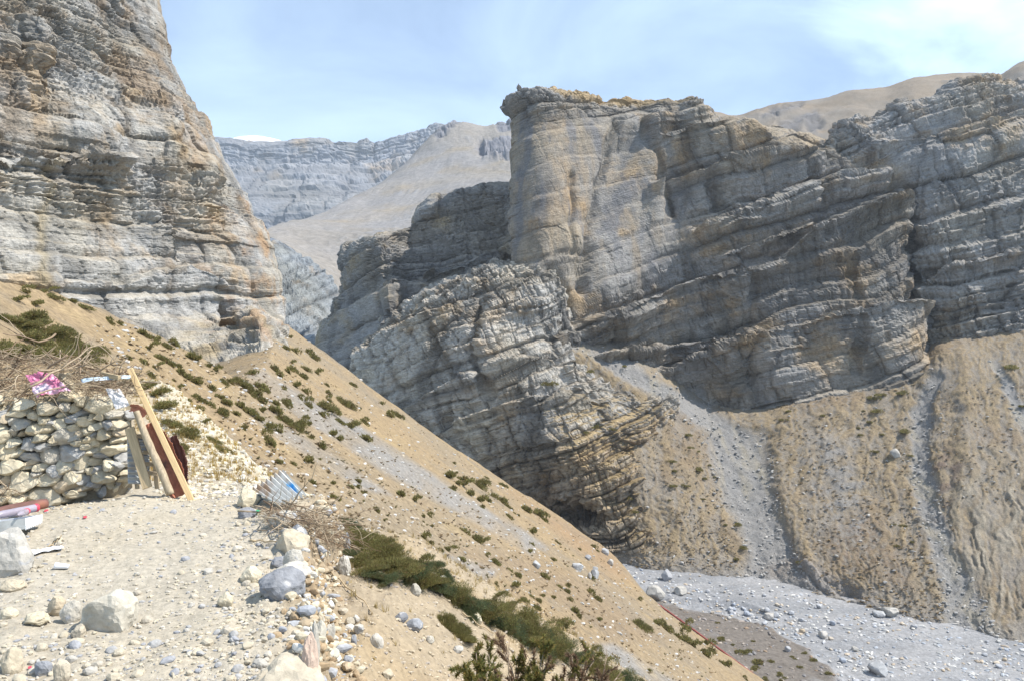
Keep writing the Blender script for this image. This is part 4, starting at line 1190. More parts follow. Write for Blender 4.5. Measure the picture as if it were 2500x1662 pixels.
# ================================================================== brushwood
def twig_path(r, p0, d, L, n=7, curl=0.5):
    d = np.array(d, float); d /= np.linalg.norm(d); pts = [np.array(p0, float)]
    for i in range(n - 1):
        d = d + r.normal(0, curl / n ** 0.5, 3) * np.array([1, 1, 0.8]); d /= np.linalg.norm(d)
        pts.append(pts[-1] + d * L / (n - 1))
    return np.array(pts)
TWC = [np.array(c) for c in ((0.34, 0.27, 0.19), (0.42, 0.34, 0.24), (0.26, 0.19, 0.13), (0.38, 0.30, 0.21), (0.22, 0.15, 0.10))]
def brush(name, label, group, region, base, seed, nb, nt, thick=1.0, dirs=None, down=0.0):
    """region(r) gives a random start point; big branches are parts, the fine twigs one mass"""
    r = np.random.default_rng(seed)
    root = bpy.data.objects.new(name, None); COL.objects.link(root); root.location = base
    tag(root, label, 'brushwood')
    b = np.array(base)
    for k in range(nb):
        A = Acc(); p0 = region(r); d = dirs(r) if dirs else r.normal(size=3) * np.array([1, 0.6, 0.28])
        L = r.uniform(0.5, 1.15) * thick; path = twig_path(r, p0 - 0.5 * L * d / np.linalg.norm(d), d, L, 9, 0.55)
        rad = r.uniform(0.007, 0.014) * thick
        v, f = tube_np(path, np.linspace(rad, rad * 0.35, 9), 5); A.add(v - b, f, TWC[k % 5])
        for q in range(3):
            i = r.integers(3, 8); pth = twig_path(r, path[i], (path[i] - path[i-1]) + r.normal(0, 0.06, 3), L * 0.4, 6, 0.6)
            v, f = tube_np(pth, np.linspace(rad * 0.5, rad * 0.2, 6), 4); A.add(v - b, f, TWC[(k + q) % 5])
        link('branch', A.mesh('branch', M_TWIG, True), root)
    A = Acc()
    for k in range(nt):
        p0 = region(r); d = dirs(r) if dirs else r.normal(size=3) * np.array([1, 0.6, 0.30])
        L = r.uniform(0.18, 0.6) * thick
        path = twig_path(r, p0 - 0.4 * L * d / np.linalg.norm(d), d, L, 6, 0.7)
        rad = r.uniform(0.0022, 0.005) * thick
        v, f = tube_np(path, np.linspace(rad, rad * 0.4, 6), 3, False); A.add(v - b, f, TWC[r.integers(5)] * r.uniform(0.8, 1.2))
    o = link('twigs', A.mesh('twigs', M_TWIG, True), root); o['kind'] = 'stuff'
    return root
def reg_wall(r):
    x = r.uniform(-120, 318); top = np.interp(x, [-120, 0, 120, 200, 250, 318], [845, 852, 868, 880, 905, 915])
    y = top + (np.interp(x, [-120, 80, 180, 320], [985, 985, 965, 968]) - top) * r.random() ** 0.9
    return P(x, y, 8.35 + 1.2 * r.random() ** 1.3 + (y < 900) * 0.35)
brush('brushwood_pile', 'heap of dry grey brown branches piled on top of the stone wall', None, reg_wall, PV(120, 975, 8.8), 21, 46, 900)
def reg_left(r):
    x = r.uniform(-60, 45); y = r.uniform(1170, 1235); return P(x, y, 8.15 + 0.15 * r.random())
brush('brushwood_bundle', 'small tangle of bare twigs at the wall foot, left picture edge', None, reg_left, PV(0, 1230, 8.1), 23, 7, 60, 0.7)
def reg_right(r):
    t = r.random(); a = np.array([672, 1256]) * (1 - t) + np.array([835, 1305]) * t
    x = a[0] + r.uniform(-22, 22); y = a[1] + r.uniform(-18, 20)
    p, ok = march('near', [x], [y + 16])
    return p[0] + np.array([0, 0, r.uniform(0.01, 0.09)])
def dir_right(r): return np.array([0.85, -0.45, -0.20]) + r.normal(0, 0.38, 3) * np.array([1, 1, 0.28])
brush('brushwood_pile', 'flat heap of dry brown brushwood below the painted corrugated sheet', None, reg_right, PV(740, 1280, 7.3), 25, 30, 480, 0.7, dir_right)

# ================================================================== leaning timber and sheet metal
WOOD_NEW = paint_mat('fresh_timber', (0.60, 0.44, 0.235), 0.65, 9, 0.22, 0.15, stretch=(6, 6, 0.6))
WOOD_OLD = paint_mat('weathered_timber', (0.46, 0.36, 0.22), 0.75, 9, 0.3, 0.25, stretch=(6, 6, 0.5))
WOOD_GREY = paint_mat('grey_timber', (0.40, 0.33, 0.23), 0.8, 9, 0.35, 0.35, stretch=(5, 5, 0.5))
RUST = paint_mat('red_rust', (0.50, 0.21, 0.135), 0.75, 7, 0.35, 0.4, col2=(0.16, 0.09, 0.075), thr=0.56)
RUST_D = paint_mat('dark_rust', (0.17, 0.085, 0.07), 0.7, 7, 0.35, 0.4, col2=(0.28, 0.12, 0.08), thr=0.58)
ZINC = paint_mat('dull_zinc', (0.42, 0.45, 0.46), 0.5, 7, 0.25, 0.15, 0.3, col2=(0.33, 0.30, 0.26), thr=0.6)

def beam(name, a, b, w, h, mat, parent=None, bend=0.0, face=None):
    """squared timber from a to b, edges eased, built along its own Z"""
    a, b = Vector(a), Vector(b); L = (b - a).length
    bm = bmesh.new(); bmesh.ops.create_cube(bm, size=1.0)
    bmesh.ops.scale(bm, vec=(w, h, L), verts=bm.verts)
    bmesh.ops.bevel(bm, geom=list(bm.edges), offset=min(w, h) * 0.08, segments=1, affect='EDGES')
    bmesh.ops.translate(bm, vec=(0, 0, L / 2), verts=bm.verts)
    me = bpy.data.meshes.new(name); bm.to_mesh(me); bm.free(); me.materials.append(mat)
    o = link(name, me, parent); o.location = a
    z = (b - a).normalized(); y = (Vector((0, 1, 0)) - z * z.y).normalized(); x = y.cross(z)
    if face: 
        R = Matrix.Rotation(face, 3, z); x, y = R @ x, R @ y
    o.rotation_euler = Matrix((x, y, z)).transposed().to_euler()
    return o
o = beam('timber_post', PV(473, 1232, 8.36), PV(317, 900, 8.62), 0.062, 0.055, WOOD_NEW, face=0.35)
tag(o, 'long pale new squared timber leaning on the wall corner', 'timber')
# round log with a taper and knots
def log_thing():
    a, b = P(416, 1206, 8.36), P(332, 1004, 8.5)
    t = np.linspace(0, 1, 26)[:, None]; path = a + (b - a) * t
    path = path + np.stack([0.006 * np.sin(t[:, 0] * 7), 0 * t[:, 0], 0 * t[:, 0]], 1)
    v, f = tube_np(path, np.linspace(0.044, 0.036, 26), 14)
    v = v + 0.003 * noise(v * 14)[:, None]
    me = mesh_np('round_log', v - a, f, None, True, WOOD_GREY)
    o = link('round_log', me, None, a); tag(o, 'round barked grey log leaning between the boards and rusty sheet', 'log')
log_thing()
o = beam('short_board', PV(360, 1190, 8.38), PV(316, 1044, 8.52), 0.098, 0.026, WOOD_OLD, face=0.2)
tag(o, 'short weathered tan board leaning in front of the grey corrugated sheet', 'board')

def corrugated(name, A, B, C, D, waves, amp, mat, thick=0.0015, nu=90, nv=26, warp=0.01, seed=1, cols=None):
    """sheet with corners A,B,C,D (A->B across the waves, A->D along them)"""
    A, B, C, D = map(np.array, (A, B, C, D))
    u = np.linspace(0, 1, nu)[None, :, None]; v = np.linspace(0, 1, nv)[:, None, None]
    g = (A * (1 - u) + B * u) * (1 - v) + (D * (1 - u) + C * u) * v
    n = grid_normals(g)
    ph = np.sin(u[..., 0] * waves * 2 * math.pi) * amp + fbm(g.reshape(-1, 3), 3.0, 3, seed).reshape(g.shape[:2]) * warp
    top = g + n * ph[..., None]; bot = top - n * thick * 2
    vs = np.concatenate([top.reshape(-1, 3), bot.reshape(-1, 3)]); f = grid_faces(nv, nu); N = nv * nu
    fs = [f, f[:, ::-1] + N]
    idx = np.arange(N).reshape(nv, nu)
    for e in (idx[0], idx[-1][::-1], idx[:, -1], idx[:, 0][::-1]):
        fs.append(np.stack([e[:-1], e[1:], e[1:] + N, e[:-1] + N], 1))
    base = vs.mean(0)
    me = mesh_np(name, vs - base, np.concatenate(fs), cols(vs, u, v, nu, nv) if cols is not None else None, True, mat)
    return link(name, me, None, base)
o = corrugated('corrugated_sheet', P(310, 1066, 8.56), P(312, 1180, 8.50), P(366, 1182, 8.62), P(364, 1064, 8.66), 9, 0.011, ZINC)
tag(o, 'dull grey corrugated metal sheet standing upright at the wall corner', 'metal sheet')
pal = bpy.data.objects.new('slatted_panel', None); COL.objects.link(pal); pal.location = PV(350, 1190, 8.6)
tag(pal, 'dark wooden slat panel in the opening behind the leaning timbers', 'wooden panel')
for y in (1062, 1100, 1128, 1150):
    s_ = beam('slat', PV(322, y, 8.60) - pal.location, PV(384, y + 6, 8.63) - pal.location, 0.045, 0.018, WOOD_GREY, pal)
for x in (330, 378):
    s_ = beam('upright', PV(x + 6, 1192, 8.66) - pal.location, PV(x - 8, 1048, 8.66) - pal.location, 0.05, 0.02, WOOD_GREY, pal)

def bent_sheet(name, spine, width, mat, seed, rag=0.012, curl=0.05, label='', nv=60, nu=14):
    """torn sheet following a spine of points, wandering edges, curled along its length"""
    sp = crom(np.array([P(*q) for q in spine]), nv); w = np.interp(np.linspace(0, 1, nv), np.linspace(0, 1, len(width)), width)
    r = np.random.default_rng(seed)
    tg = np.gradient(sp, axis=0); tg /= np.linalg.norm(tg, axis=1)[:, None]
    side = np.cross(tg, [0, -1, 0]); side /= np.linalg.norm(side, axis=1)[:, None]
    nn = np.cross(side, tg)
    s = np.linspace(-1, 1, nu)
    e = np.stack([np.cumsum(r.normal(0, rag * 0.5, nv)) * 0.5 + r.normal(0, rag * 0.5, nv) for _ in range(2)], 1)
    e -= np.linspace(0, 1, nv)[:, None] * e[-1]
    hw = w[:, None] / 2 + np.where(s[None] < 0, e[:, :1], e[:, 1:]) * np.abs(s)[None] ** 3
    g = sp[:, None] + side[:, None] * (s[None] * hw)[..., None] + nn[:, None] * (curl * (s[None] ** 2 - 0.4) + 0.012 * np.sin(s[None] * 9 + seed))[..., None]
    g = g + nn[:, None] * (0.022 * fbm(g.reshape(-1, 3), 7, 3, seed)).reshape(nv, nu)[..., None]
    n = grid_normals(g); b = g - n * 0.002
    vs = np.concatenate([g.reshape(-1, 3), b.reshape(-1, 3)]); f = grid_faces(nv, nu); N = nv * nu; idx = np.arange(N).reshape(nv, nu)
    fs = [f, f[:, ::-1] + N]
    for ed in (idx[0], idx[-1][::-1], idx[:, -1], idx[:, 0][::-1]): fs.append(np.stack([ed[:-1], ed[1:], ed[1:] + N, ed[:-1] + N], 1))
    base = vs.mean(0); me = mesh_np(name, vs - base, np.concatenate(fs), None, True, mat)
    o = link(name, me, None, base); tag(o, label, 'metal sheet')
    return o
bent_sheet('rusty_sheet', [(366, 1030, 8.62), (398, 1085, 8.58), (424, 1150, 8.52), (443, 1208, 8.46)], [0.14, 0.21, 0.25, 0.17], RUST, 4, label='torn brick red rusty metal sheet right behind the long timber')
bent_sheet('rusty_sheet', [(418, 1064, 8.80), (432, 1108, 8.76), (444, 1150, 8.72), (452, 1192, 8.66)], [0.16, 0.20, 0.18, 0.08], RUST_D, 9, curl=0.07, label='dark curled rusty metal sheet rightmost of the leaning pieces')
bent_sheet('bent_metal_strip', [(318, 995, 8.55), (336, 996, 8.52), (356, 1012, 8.52)], [0.07, 0.08, 0.07], RUST, 12, rag=0.006, curl=0.02, label='small bent rust red metal piece capping the wall corner above the log', nv=24, nu=8)

# ================================================================== plastic and wrappers in the brushwood
def crumpled(name, corners, amp, mat, label, cat, seed, n=34, sc=9, thick=0.001):
    A, B, C, D = [P(*c) for c in corners]
    u = np.linspace(0, 1, n)[None, :, None]; v = np.linspace(0, 1, n)[:, None, None]
    g = (A * (1 - u) + B * u) * (1 - v) + (D * (1 - u) + C * u) * v
    q = g.reshape(-1, 3)
    nn = grid_normals(g)
    h = (fbm(q, sc, 4, seed, 0.6, True) * amp).reshape(n, n)
    edge = fbm(q, sc * 0.8, 3, seed + 9).reshape(n, n)
    g = g + nn * h[..., None] + np.stack([edge, edge * 0.3, -edge], -1) * amp * 0.9
    b = g - nn * thick; vs = np.concatenate([g.reshape(-1, 3), b.reshape(-1, 3)]); f = grid_faces(n, n); N = n * n; idx = np.arange(N).reshape(n, n)
    fs = [f, f[:, ::-1] + N]
    for ed in (idx[0], idx[-1][::-1], idx[:, -1], idx[:, 0][::-1]): fs.append(np.stack([ed[:-1], ed[1:], ed[1:] + N, ed[:-1] + N], 1))
    base = vs.mean(0); me = mesh_np(name, vs - base, np.concatenate(fs), None, True, mat)
    o = link(name, me, None, base); tag(o, label, cat); return o
PINK = paint_mat('pink_plastic', (0.62, 0.20, 0.34), 0.3, 8, 0.25, 0.2, col2=(0.72, 0.62, 0.70), thr=0.52)
FOIL = paint_mat('silver_wrapper', (0.60, 0.58, 0.57), 0.55, 10, 0.25, 0.2, 0.1)
PALEB = paint_mat('pale_blue_plastic', (0.52, 0.62, 0.70), 0.4, 8, 0.2, 0.1, col2=(0.70, 0.72, 0.74))
CLOTH = paint_mat('beige_sack', (0.50, 0.42, 0.29), 0.9, 12, 0.25, 0.4)
WHITEP = paint_mat('white_paper', (0.80, 0.81, 0.84), 0.7, 10, 0.08, 0.1)
crumpled('plastic_sheet', [(66, 918, 8.36), (128, 912, 8.40), (176, 956, 8.30), (92, 972, 8.24)], 0.06, PINK, 'crumpled pink and white plastic sheet caught in the brushwood', 'plastic', 5)
crumpled('foil_wrapper', [(262, 952, 8.34), (290, 946, 8.36), (318, 990, 8.30), (284, 1002, 8.26)], 0.05, FOIL, 'crumpled silver wrapper hanging at the top of the wall', 'wrapper', 8, sc=6)
crumpled('plastic_strip', [(196, 925, 8.45), (318, 916, 8.55), (320, 924, 8.52), (200, 934, 8.42)], 0.02, PALEB, 'pale blue plastic strip lying across the brushwood by the timber', 'plastic', 11, n=26)
crumpled('sack_scrap', [(140, 912, 8.52), (176, 912, 8.52), (184, 955, 8.46), (150, 958, 8.44)], 0.04, CLOTH, 'beige sack scrap stuffed under the branches beside the pink plastic', 'sack', 14)
o = beam('broken_timber', PV(248, 912, 8.62), PV(292, 922, 8.38), 0.05, 0.04, WOOD_OLD)
tag(o, 'broken squared timber end poking out of the brushwood near the wrapper', 'timber')
# ================================================================== rubbish on the ground at the left
TIN = paint_mat('white_tin', (0.72, 0.75, 0.79), 0.45, 10, 0.12, 0.1)
GREYTIN = paint_mat('grey_tin', (0.40, 0.42, 0.42), 0.45, 8, 0.3, 0.15, 0.2)
def tray_thing():
    """open metal trough: long grey side, white end plate with a toothed lower edge"""
    root = bpy.data.objects.new('metal_trough', None); COL.objects.link(root); root.location = PV(40, 1298, 6.45)
    tag(root, 'pale metal trough with a toothed end edge holding bottles', 'trough'); b = np.array(root.location)
    def plate(name, g, mat):
        g = np.array(g, float); nv, nu = g.shape[:2]; n = grid_normals(g); bk = g - n * 0.003
        vs = np.concatenate([g.reshape(-1, 3), bk.reshape(-1, 3)]) - b; f = grid_faces(nv, nu); N = nv * nu; idx = np.arange(N).reshape(nv, nu)
        fs = [f, f[:, ::-1] + N]
        for ed in (idx[0], idx[-1][::-1], idx[:, -1], idx[:, 0][::-1]): fs.append(np.stack([ed[:-1], ed[1:], ed[1:] + N, ed[:-1] + N], 1))
        return link(name, mesh_np(name, vs, np.concatenate(fs), None, False, mat), root)
    c0, c1 = P(-90, 1284, 6.15), P(61, 1264, 6.35)           # top edge of the front side
    c2 = P(104, 1254, 6.75)                                   # far top corner of the end plate
    b0, b1 = P(-90, 1316, 6.15), P(63, 1290, 6.35); b2 = P(103, 1274, 6.75)
    c3, b3 = c0 + (c2 - c1), b0 + (b2 - b1)
    L = lambda a, d, n: [a + (d - a) * t for t in np.linspace(0, 1, n)]
    plate('side_panel', [L(c0, c1, 12), L(b0, b1, 12)], GREYTIN)
    end_t, end_b = L(c1, c2, 37), L(b1, b2, 37)
    end_b = [q + np.array([0, 0, -0.010 if i % 4 < 2 else 0.004]) for i, q in enumerate(end_b)]
    plate('end_panel', [end_t, end_b], TIN)
    plate('floor_panel', [L(b0 + [0, 0, .02], b1 + [0, 0, .02], 6), L(b3 + [0, 0, .02], b2 + [0, 0, .02], 6)], GREYTIN)
    plate('side_panel', [L(c2, c3, 12), L(b2, b3, 12)], TIN)
    return root
tray_thing()
def lathe(path_a, path_b, prof, sides=20):
    """profile [(t 0..1 along, radius)] between two points"""
    a, b = np.array(path_a), np.array(path_b)
    pts = np.array([a + (b - a) * t for t, _ in prof]); return tube_np(pts, [r for _, r in prof], sides)
BOTM = paint_mat('hazy_plastic', (0.55, 0.50, 0.58), 0.25, 9, 0.15, 0.05)
BOTM.node_tree.nodes['Principled BSDF'].inputs['Transmission Weight'].default_value = 0.45
CAPM = paint_mat('red_plastic', (0.60, 0.06, 0.10), 0.4, 9, 0.1, 0.05)
def bottle(a, b, rad, label, red_at):
    root = bpy.data.objects.new('plastic_bottle', None); COL.objects.link(root); root.location = Vector(a); tag(root, label, 'bottle')
    A = np.array(a)
    prof = [(0, rad * 0.75), (0.03, rad * 0.97), (0.10, rad), (0.25, rad * 0.96), (0.40, rad), (0.6, rad * 0.97), (0.72, rad), (0.82, rad * 0.75), (0.90, rad * 0.42), (0.95, rad * 0.36), (1.0, rad * 0.36)]
    v, f = lathe(a, b, prof); body = link('bottle_body', mesh_np('bottle_body', v - A, f, None, True, BOTM), root)
    lo, hi, k = red_at
    d = np.array(b) - A
    v, f = lathe(A + d * lo, A + d * hi, [(0, rad * k), (0.1, rad * k * 1.03), (0.9, rad * k * 1.03), (1, rad * k * 0.98)], 20)
    link('red_band', mesh_np('red_band', v - A, f, None, True, CAPM), body)
    return root
bottle(P(91, 1238, 6.75), P(-30, 1262, 6.35), 0.034, 'hazy plastic bottle with a red base lying in the metal trough', (0.0, 0.06, 1.02))
bottle(P(66, 1247, 6.62), P(44, 1256, 6.30), 0.026, 'small hazy bottle lying end on in front of the larger one', (0.0, 0.14, 1.04))
def half_pipe():
    a, b = P(112, 1228, 7.6), P(-70, 1262, 7.0)
    n, m = 24, 16; t = np.linspace(0, 1, n)[:, None, None]; ang = np.linspace(-0.6, 1.35 * math.pi, m)[None, :, None]
    ax = (b - a) / np.linalg.norm(b - a); u = np.cross(ax, [0, 0, 1]); u /= np.linalg.norm(u); w = np.cross(u, ax)
    rad = 0.048 + 0.006 * np.sin(t * 5)
    g = a + (b - a) * t + rad * (np.cos(ang) * u + np.sin(ang) * w)
    g = g + 0.006 * fbm(g.reshape(-1, 3), 12, 2, 3).reshape(n, m)[..., None]
    nn = grid_normals(g); bk = g - nn * 0.003
    vs = np.concatenate([g.reshape(-1, 3), bk.reshape(-1, 3)]); f = grid_faces(n, m); N = n * m; idx = np.arange(N).reshape(n, m)
    fs = [f, f[:, ::-1] + N]
    for ed in (idx[0], idx[-1][::-1], idx[:, -1], idx[:, 0][::-1]): fs.append(np.stack([ed[:-1], ed[1:], ed[1:] + N, ed[:-1] + N], 1))
    me = mesh_np('split_pipe', vs - a, np.concatenate(fs), None, True, RUST_D)
    o = link('split_pipe', me, None, a); tag(o, 'split rusty brown stovepipe lying at the foot of the wall', 'pipe')
half_pipe()
print('hut', time.time() - T0)

# ================================================================== stones on the near ground
def near_pts(px, py): return march('near', px, py, 2.4, 24)
BIGV = {}
def big_rock(px, py, w, h, mat, label, seed, cuts=8, sub=4, depth=1.0, rot=0.0, sink=0.28, rough=0.15, tilt=0.0, name='boulder', cat='stone', cutd=0.70):
    """px, py: middle of the foot of the stone in the photo; w, h its size in photo pixels"""
    (p,), ok = near_pts([px], [py])
    s = p[1] / FPX
    v, f = rock_np(seed, sub, cuts, rough, 1.0, cutd)
    me = mesh_np(name, v, f, None, rough < 0.12, mat)
    o = link(name, me); H = h * s / (1 - sink) 
    o.scale = (w * s / 2, w * s / 2 * depth, H / 2)
    o.location = Vector(p) + Vector((0, w * s / 2 * depth * 0.75, H / 2 - H * sink))
    o.rotation_euler = (0, tilt, rot)
    tag(o, label, cat)
    return o
big_rock(8, 1408, 96, 112, M_GREYST, 'big squared pale grey boulder cut by the left picture edge', 301, 9, rot=0.3)
big_rock(246, 1540, 128, 92, M_WHITE, 'large pale whitish angular stone in the middle of the path', 302, 10, rot=0.2, cutd=0.62)
big_rock(165, 1520, 48, 50, M_GREYST, 'rounded grey stone left of the large whitish stone', 303, 5)
big_rock(128, 1503, 44, 44, M_WSTONE, 'small dark tan stone behind the rounded grey stone', 304, 8)
big_rock(74, 1526, 60, 26, M_WSTONE, 'flat tan slab lying left of the grey stone', 305, 6, rot=-0.4)
big_rock(16, 1646, 50, 60, M_CREAM, 'cream block in the lower left picture corner', 306, 9)
big_rock(18, 1444, 60, 26, M_CREAM, 'low pale flat stone under the big squared boulder', 307, 6)
big_rock(12, 1510, 40, 24, M_WSTONE, 'small tan stone at the left picture edge', 308, 6)
big_rock(99, 1650, 38, 34, M_BLUE, 'blue grey cobble near the bottom left of the path', 309, 6)
big_rock(140, 1672, 44, 56, M_CREAM, 'cream stone cut by the bottom picture edge', 310, 8)
big_rock(186, 1556, 34, 30, M_CREAM, 'cream pebble in front of the large whitish stone', 311, 6)
big_rock(680, 1464, 116, 66, M_BLUE, 'dark blue boulder with white veins on the platform edge', 312, 7, rot=0.15, depth=0.8, tilt=-0.12)
big_rock(704, 1425, 104, 46, M_WHITE, 'white boulder right behind the dark blue boulder', 313, 6, depth=0.7)
big_rock(704, 1356, 86, 58, M_CREAM, 'cream ledge boulder with an undercut on the platform edge', 314, 8, depth=0.9, cutd=0.6)
big_rock(712, 1391, 52, 50, M_GREYST, 'grey slab standing between cream ledge and white boulder', 315, 8, depth=0.6)
big_rock(680, 1384, 46, 22, M_BLUE, 'thin blue slate flake in front of the grey slab', 316, 8)
big_rock(722, 1312, 46, 30, M_BLUE, 'flat bluish stone behind the cream ledge boulder', 317, 6)
big_rock(688, 1292, 84, 40, M_GREYST, 'broad grey spotted stone below the brushwood heap', 318, 7)
big_rock(598, 1266, 46, 26, M_BLUE, 'blue grey stone left of the brushwood heap', 319, 7)
big_rock(601, 1238, 52, 44, M_WSTONE, 'rough lichen covered block holding the corrugated sheet', 320, 9, name='boulder', cutd=0.62)
big_rock(608, 1425, 50, 40, M_WSTONE, 'tan stone just left of the dark blue boulder', 321, 7)
big_rock(545, 1482, 40, 34, M_WSTONE, 'rough tan cobble in the middle right of the path', 322, 7)
big_rock(690, 1690, 180, 60, M_CREAM, 'broad dusty flat rock at the bottom of the platform edge', 323, 5, depth=1.1, sink=0.62)
big_rock(764, 1640, 26, 120, M_GREYST, 'tall grey upright slab propping the platform edge', 324, 6, depth=1.6)
big_rock(752, 1672, 40, 120, stone_mat('pink_stone', [(0.52, 0.40, 0.32), (0.52, 0.42, 0.33)], 10, 0.15, 0.4), 'pinkish rounded rock edge beside the upright slab', 325, 5, depth=1.4)
big_rock(778, 1568, 32, 52, M_WHITE, 'white angular stone at the top of the upright slab', 326, 9)
big_rock(803, 1562, 26, 40, M_WHITE, 'pale layered block right of the white angular stone', 327, 10, cutd=0.58)
big_rock(779, 1524, 20, 30, M_CREAM, 'cream chip stuck in the crumbling platform edge', 328, 9)
big_rock(838, 1400, 34, 44, M_WHITE, 'bright white lump at the crumbling edge below the brushwood', 329, 7)
big_rock(846, 1345, 18, 46, M_BLUE, 'narrow blue slab standing beside the juniper bank', 330, 8)
SL = [(852, 1530, 26, 22, M_CREAM, 'cream stone uppermost of the cluster on the soil slope'), (868, 1522, 20, 20, M_WHITE, 'white stone touching the cluster on the soil slope'),
      (918, 1578, 34, 28, M_WHITE, 'white block midway down the soil slope'), (863, 1576, 14, 26, M_BLUE, 'thin blue flake on the soil slope'), (812, 1606, 30, 18, M_WHITE, 'flat white stone beside the upright slab'),
      (848, 1620, 26, 18, M_BLUE, 'dark blue stone low on the soil slope'), (874, 1548, 26, 22, M_GREYST, 'grey stone under the cluster on the soil slope'), (836, 1498, 24, 12, M_CREAM, 'flat cream chip near the platform edge roots'),
      (978, 1516, 34, 18, M_BLUE, 'blue grey rock upper of the two beside the small juniper'), (1010, 1540, 44, 26, M_BLUE, 'blue grey rock lower of the two beside the small juniper'), (945, 1655, 30, 18, M_CREAM, 'cream stone near the bottom middle of the soil slope'),
      (1080, 1420, 26, 14, M_WHITE, 'pale rock above the small juniper on the slope'), (1014, 1452, 28, 26, M_WSTONE, 'tan block standing on the slope below the juniper bank'), (880, 1640, 22, 14, M_CREAM, 'small cream stone low on the soil slope'),
      (1118, 1592, 26, 14, M_GREYST, 'grey flat stone left of the front shrub'), (1050, 1570, 22, 16, M_WSTONE, 'tan stone between the blue rocks and the front shrub'), (1165, 1522, 24, 24, M_WSTONE, 'brown stone beside the long dry stalk')]
for k, (x, y, w, h, m, lab) in enumerate(SL):
    big_rock(x, y, w, h, m, lab, 340 + k, 8, sub=3, name='stone')

# hundreds of separate pebbles, then gravel
PEBV = []
for k in range(12):
    v, f = rock_np(500 + k, 2, 7, 0.12, 0.8, 0.66); PEBV.append(mesh_np('pebble', v, f, None, False, M_PEB))
rr = np.random.default_rng(77)
def on_path(n):
    py = 1662 - (rr.random(n) ** 1.15) * 420; px = rr.uniform(-20, 760, n); return px, py
px, py = on_path(2600)
# more stones towards the edge and the front
w_ = 0.25 + 0.75 * np.exp(-((px - 640) / 130) ** 2) * (py < 1520) + 0.5 * (py > 1540)
keep = rr.random(2600) < w_; px, py = px[keep], py[keep]
pts, ok = near_pts(px, py); _, sd_, _, _ = near_parts(pts[:, 0], pts[:, 1])
good = ok & (sd_ > 0.05) & (pts[:, 1] < 8.4); pts = pts[good][:300]
for k, p in enumerate(pts):
    s = 0.008 + 0.024 * rr.random() ** 2.6
    o = link('pebble', PEBV[k % 12], None, Vector(p) + Vector((0, 0, s * 0.25)), (rr.uniform(-.5, .5), rr.uniform(-.5, .5), rr.uniform(0, 6)), (s * rr.uniform(.8, 1.4), s, s * rr.uniform(.55, .9)))
    qx, qy = CX + p[0] / p[1] * FPX, CY - p[2] / p[1] * FPX
    where = ('near the trough and left boulder' if qx < 170 and qy < 1450 else 'near the large whitish stone' if qx < 360 and qy < 1580 else 'along the bottom left of the path' if qx < 360 else 'beside the edge boulders' if qx > 520 and qy < 1500
             else 'on the mound before the leaning timbers' if qy < 1330 else 'in the middle of the path' if qy < 1500 else 'near the bottom middle of the path')
    tag(o, ('tiny' if s < 0.011 else 'small' if s < 0.018 else 'fist sized') + ' loose stone ' + where, 'pebble', 'pebbles scattered on the stony path')

def scatter(name, pts, sizes, cols, mat, tmpl, flat=0.75, normals=None, kind='stuff', parent=None):
    A_v, A_f, A_c = [], [], []; n0 = 0
    r = np.random.default_rng(len(pts))
    which = r.integers(0, len(tmpl), len(pts)); az = r.uniform(0, 6.28, len(pts))
    for t, (v, f) in enumerate(tmpl):
        I = np.nonzero(which == t)[0]
        if len(I) == 0: continue
        ca, sa = np.cos(az[I]), np.sin(az[I]); n, m = len(I), len(v)
        st = 1 + 0.5 * r.uniform(-1, 1, (n, 1)); 
        x = v[None, :, 0] * st; y = v[None, :, 1] / st
        V = np.stack([x * ca[:, None] - y * sa[:, None], x * sa[:, None] + y * ca[:, None], np.repeat(v[None, :, 2] * flat, n, 0)], -1) * sizes[I][:, None, None]
        V = V + pts[I][:, None]
        A_v.append(V.reshape(-1, 3)); A_f.append((f[None] + (np.arange(n) * m)[:, None, None]).reshape(-1, 3) + n0); A_c.append(np.repeat(cols[I], m, 0)); n0 += n * m
    me = mesh_np(name, np.concatenate(A_v), np.concatenate(A_f), np.concatenate(A_c), False, mat)
    o = link(name, me, parent); o['kind'] = kind
    return o
LOW = []
for k in range(6):
    v, f = rock_np(700 + k, 1, 4, 0.15, 0.9, 0.7); LOW.append((v, f))
LOW2 = []
for k in range(6):
    v, f = rock_np(720 + k, 2, 6, 0.2, 0.9, 0.62); LOW2.append((v, f))
def pick(cols, n, r, j=0.12):
    c = np.array(cols)[r.integers(0, len(cols), n)]; return np.clip(c * (1 + r.uniform(-j, j, (n, 1))), 0.02, 0.9)
GRAVC = [(0.48, 0.43, 0.33), (0.46, 0.41, 0.32), (0.43, 0.385, 0.30), (0.45, 0.42, 0.36), (0.31, 0.315, 0.33), (0.37, 0.365, 0.355), (0.52, 0.48, 0.41), (0.41, 0.385, 0.34), (0.47, 0.42, 0.32)]
n = 17000
Yr = 2.9 * (8.8 / 2.9) ** rr.random(n); Xr = (rr.uniform(-60, 1400, n) - CX) / FPX * Yr
_, sd_, br, _ = near_parts(Xr, Yr)
cl = fbm(np.stack([Xr, Yr, 0 * Xr], 1), 1.3, 3, 900)
prob = np.where(sd_ > 0.0, 0.42 + 0.9 * cl, 0.75 + 0.6 * cl) + 0.6 * np.exp(-((sd_ - 0.35) / 0.35) ** 2)
kp = (rr.random(n) < prob) & (br < 0.2)
Xr, Yr = Xr[kp], Yr[kp]; Zr = near_h(Xr, Yr); sz = (0.0035 + 0.012 * rr.random(len(Xr)) ** 3) * (0.65 + Yr * 0.08)
col = pick(GRAVC, len(Xr), rr); o_side = near_parts(Xr, Yr)[1] < 0
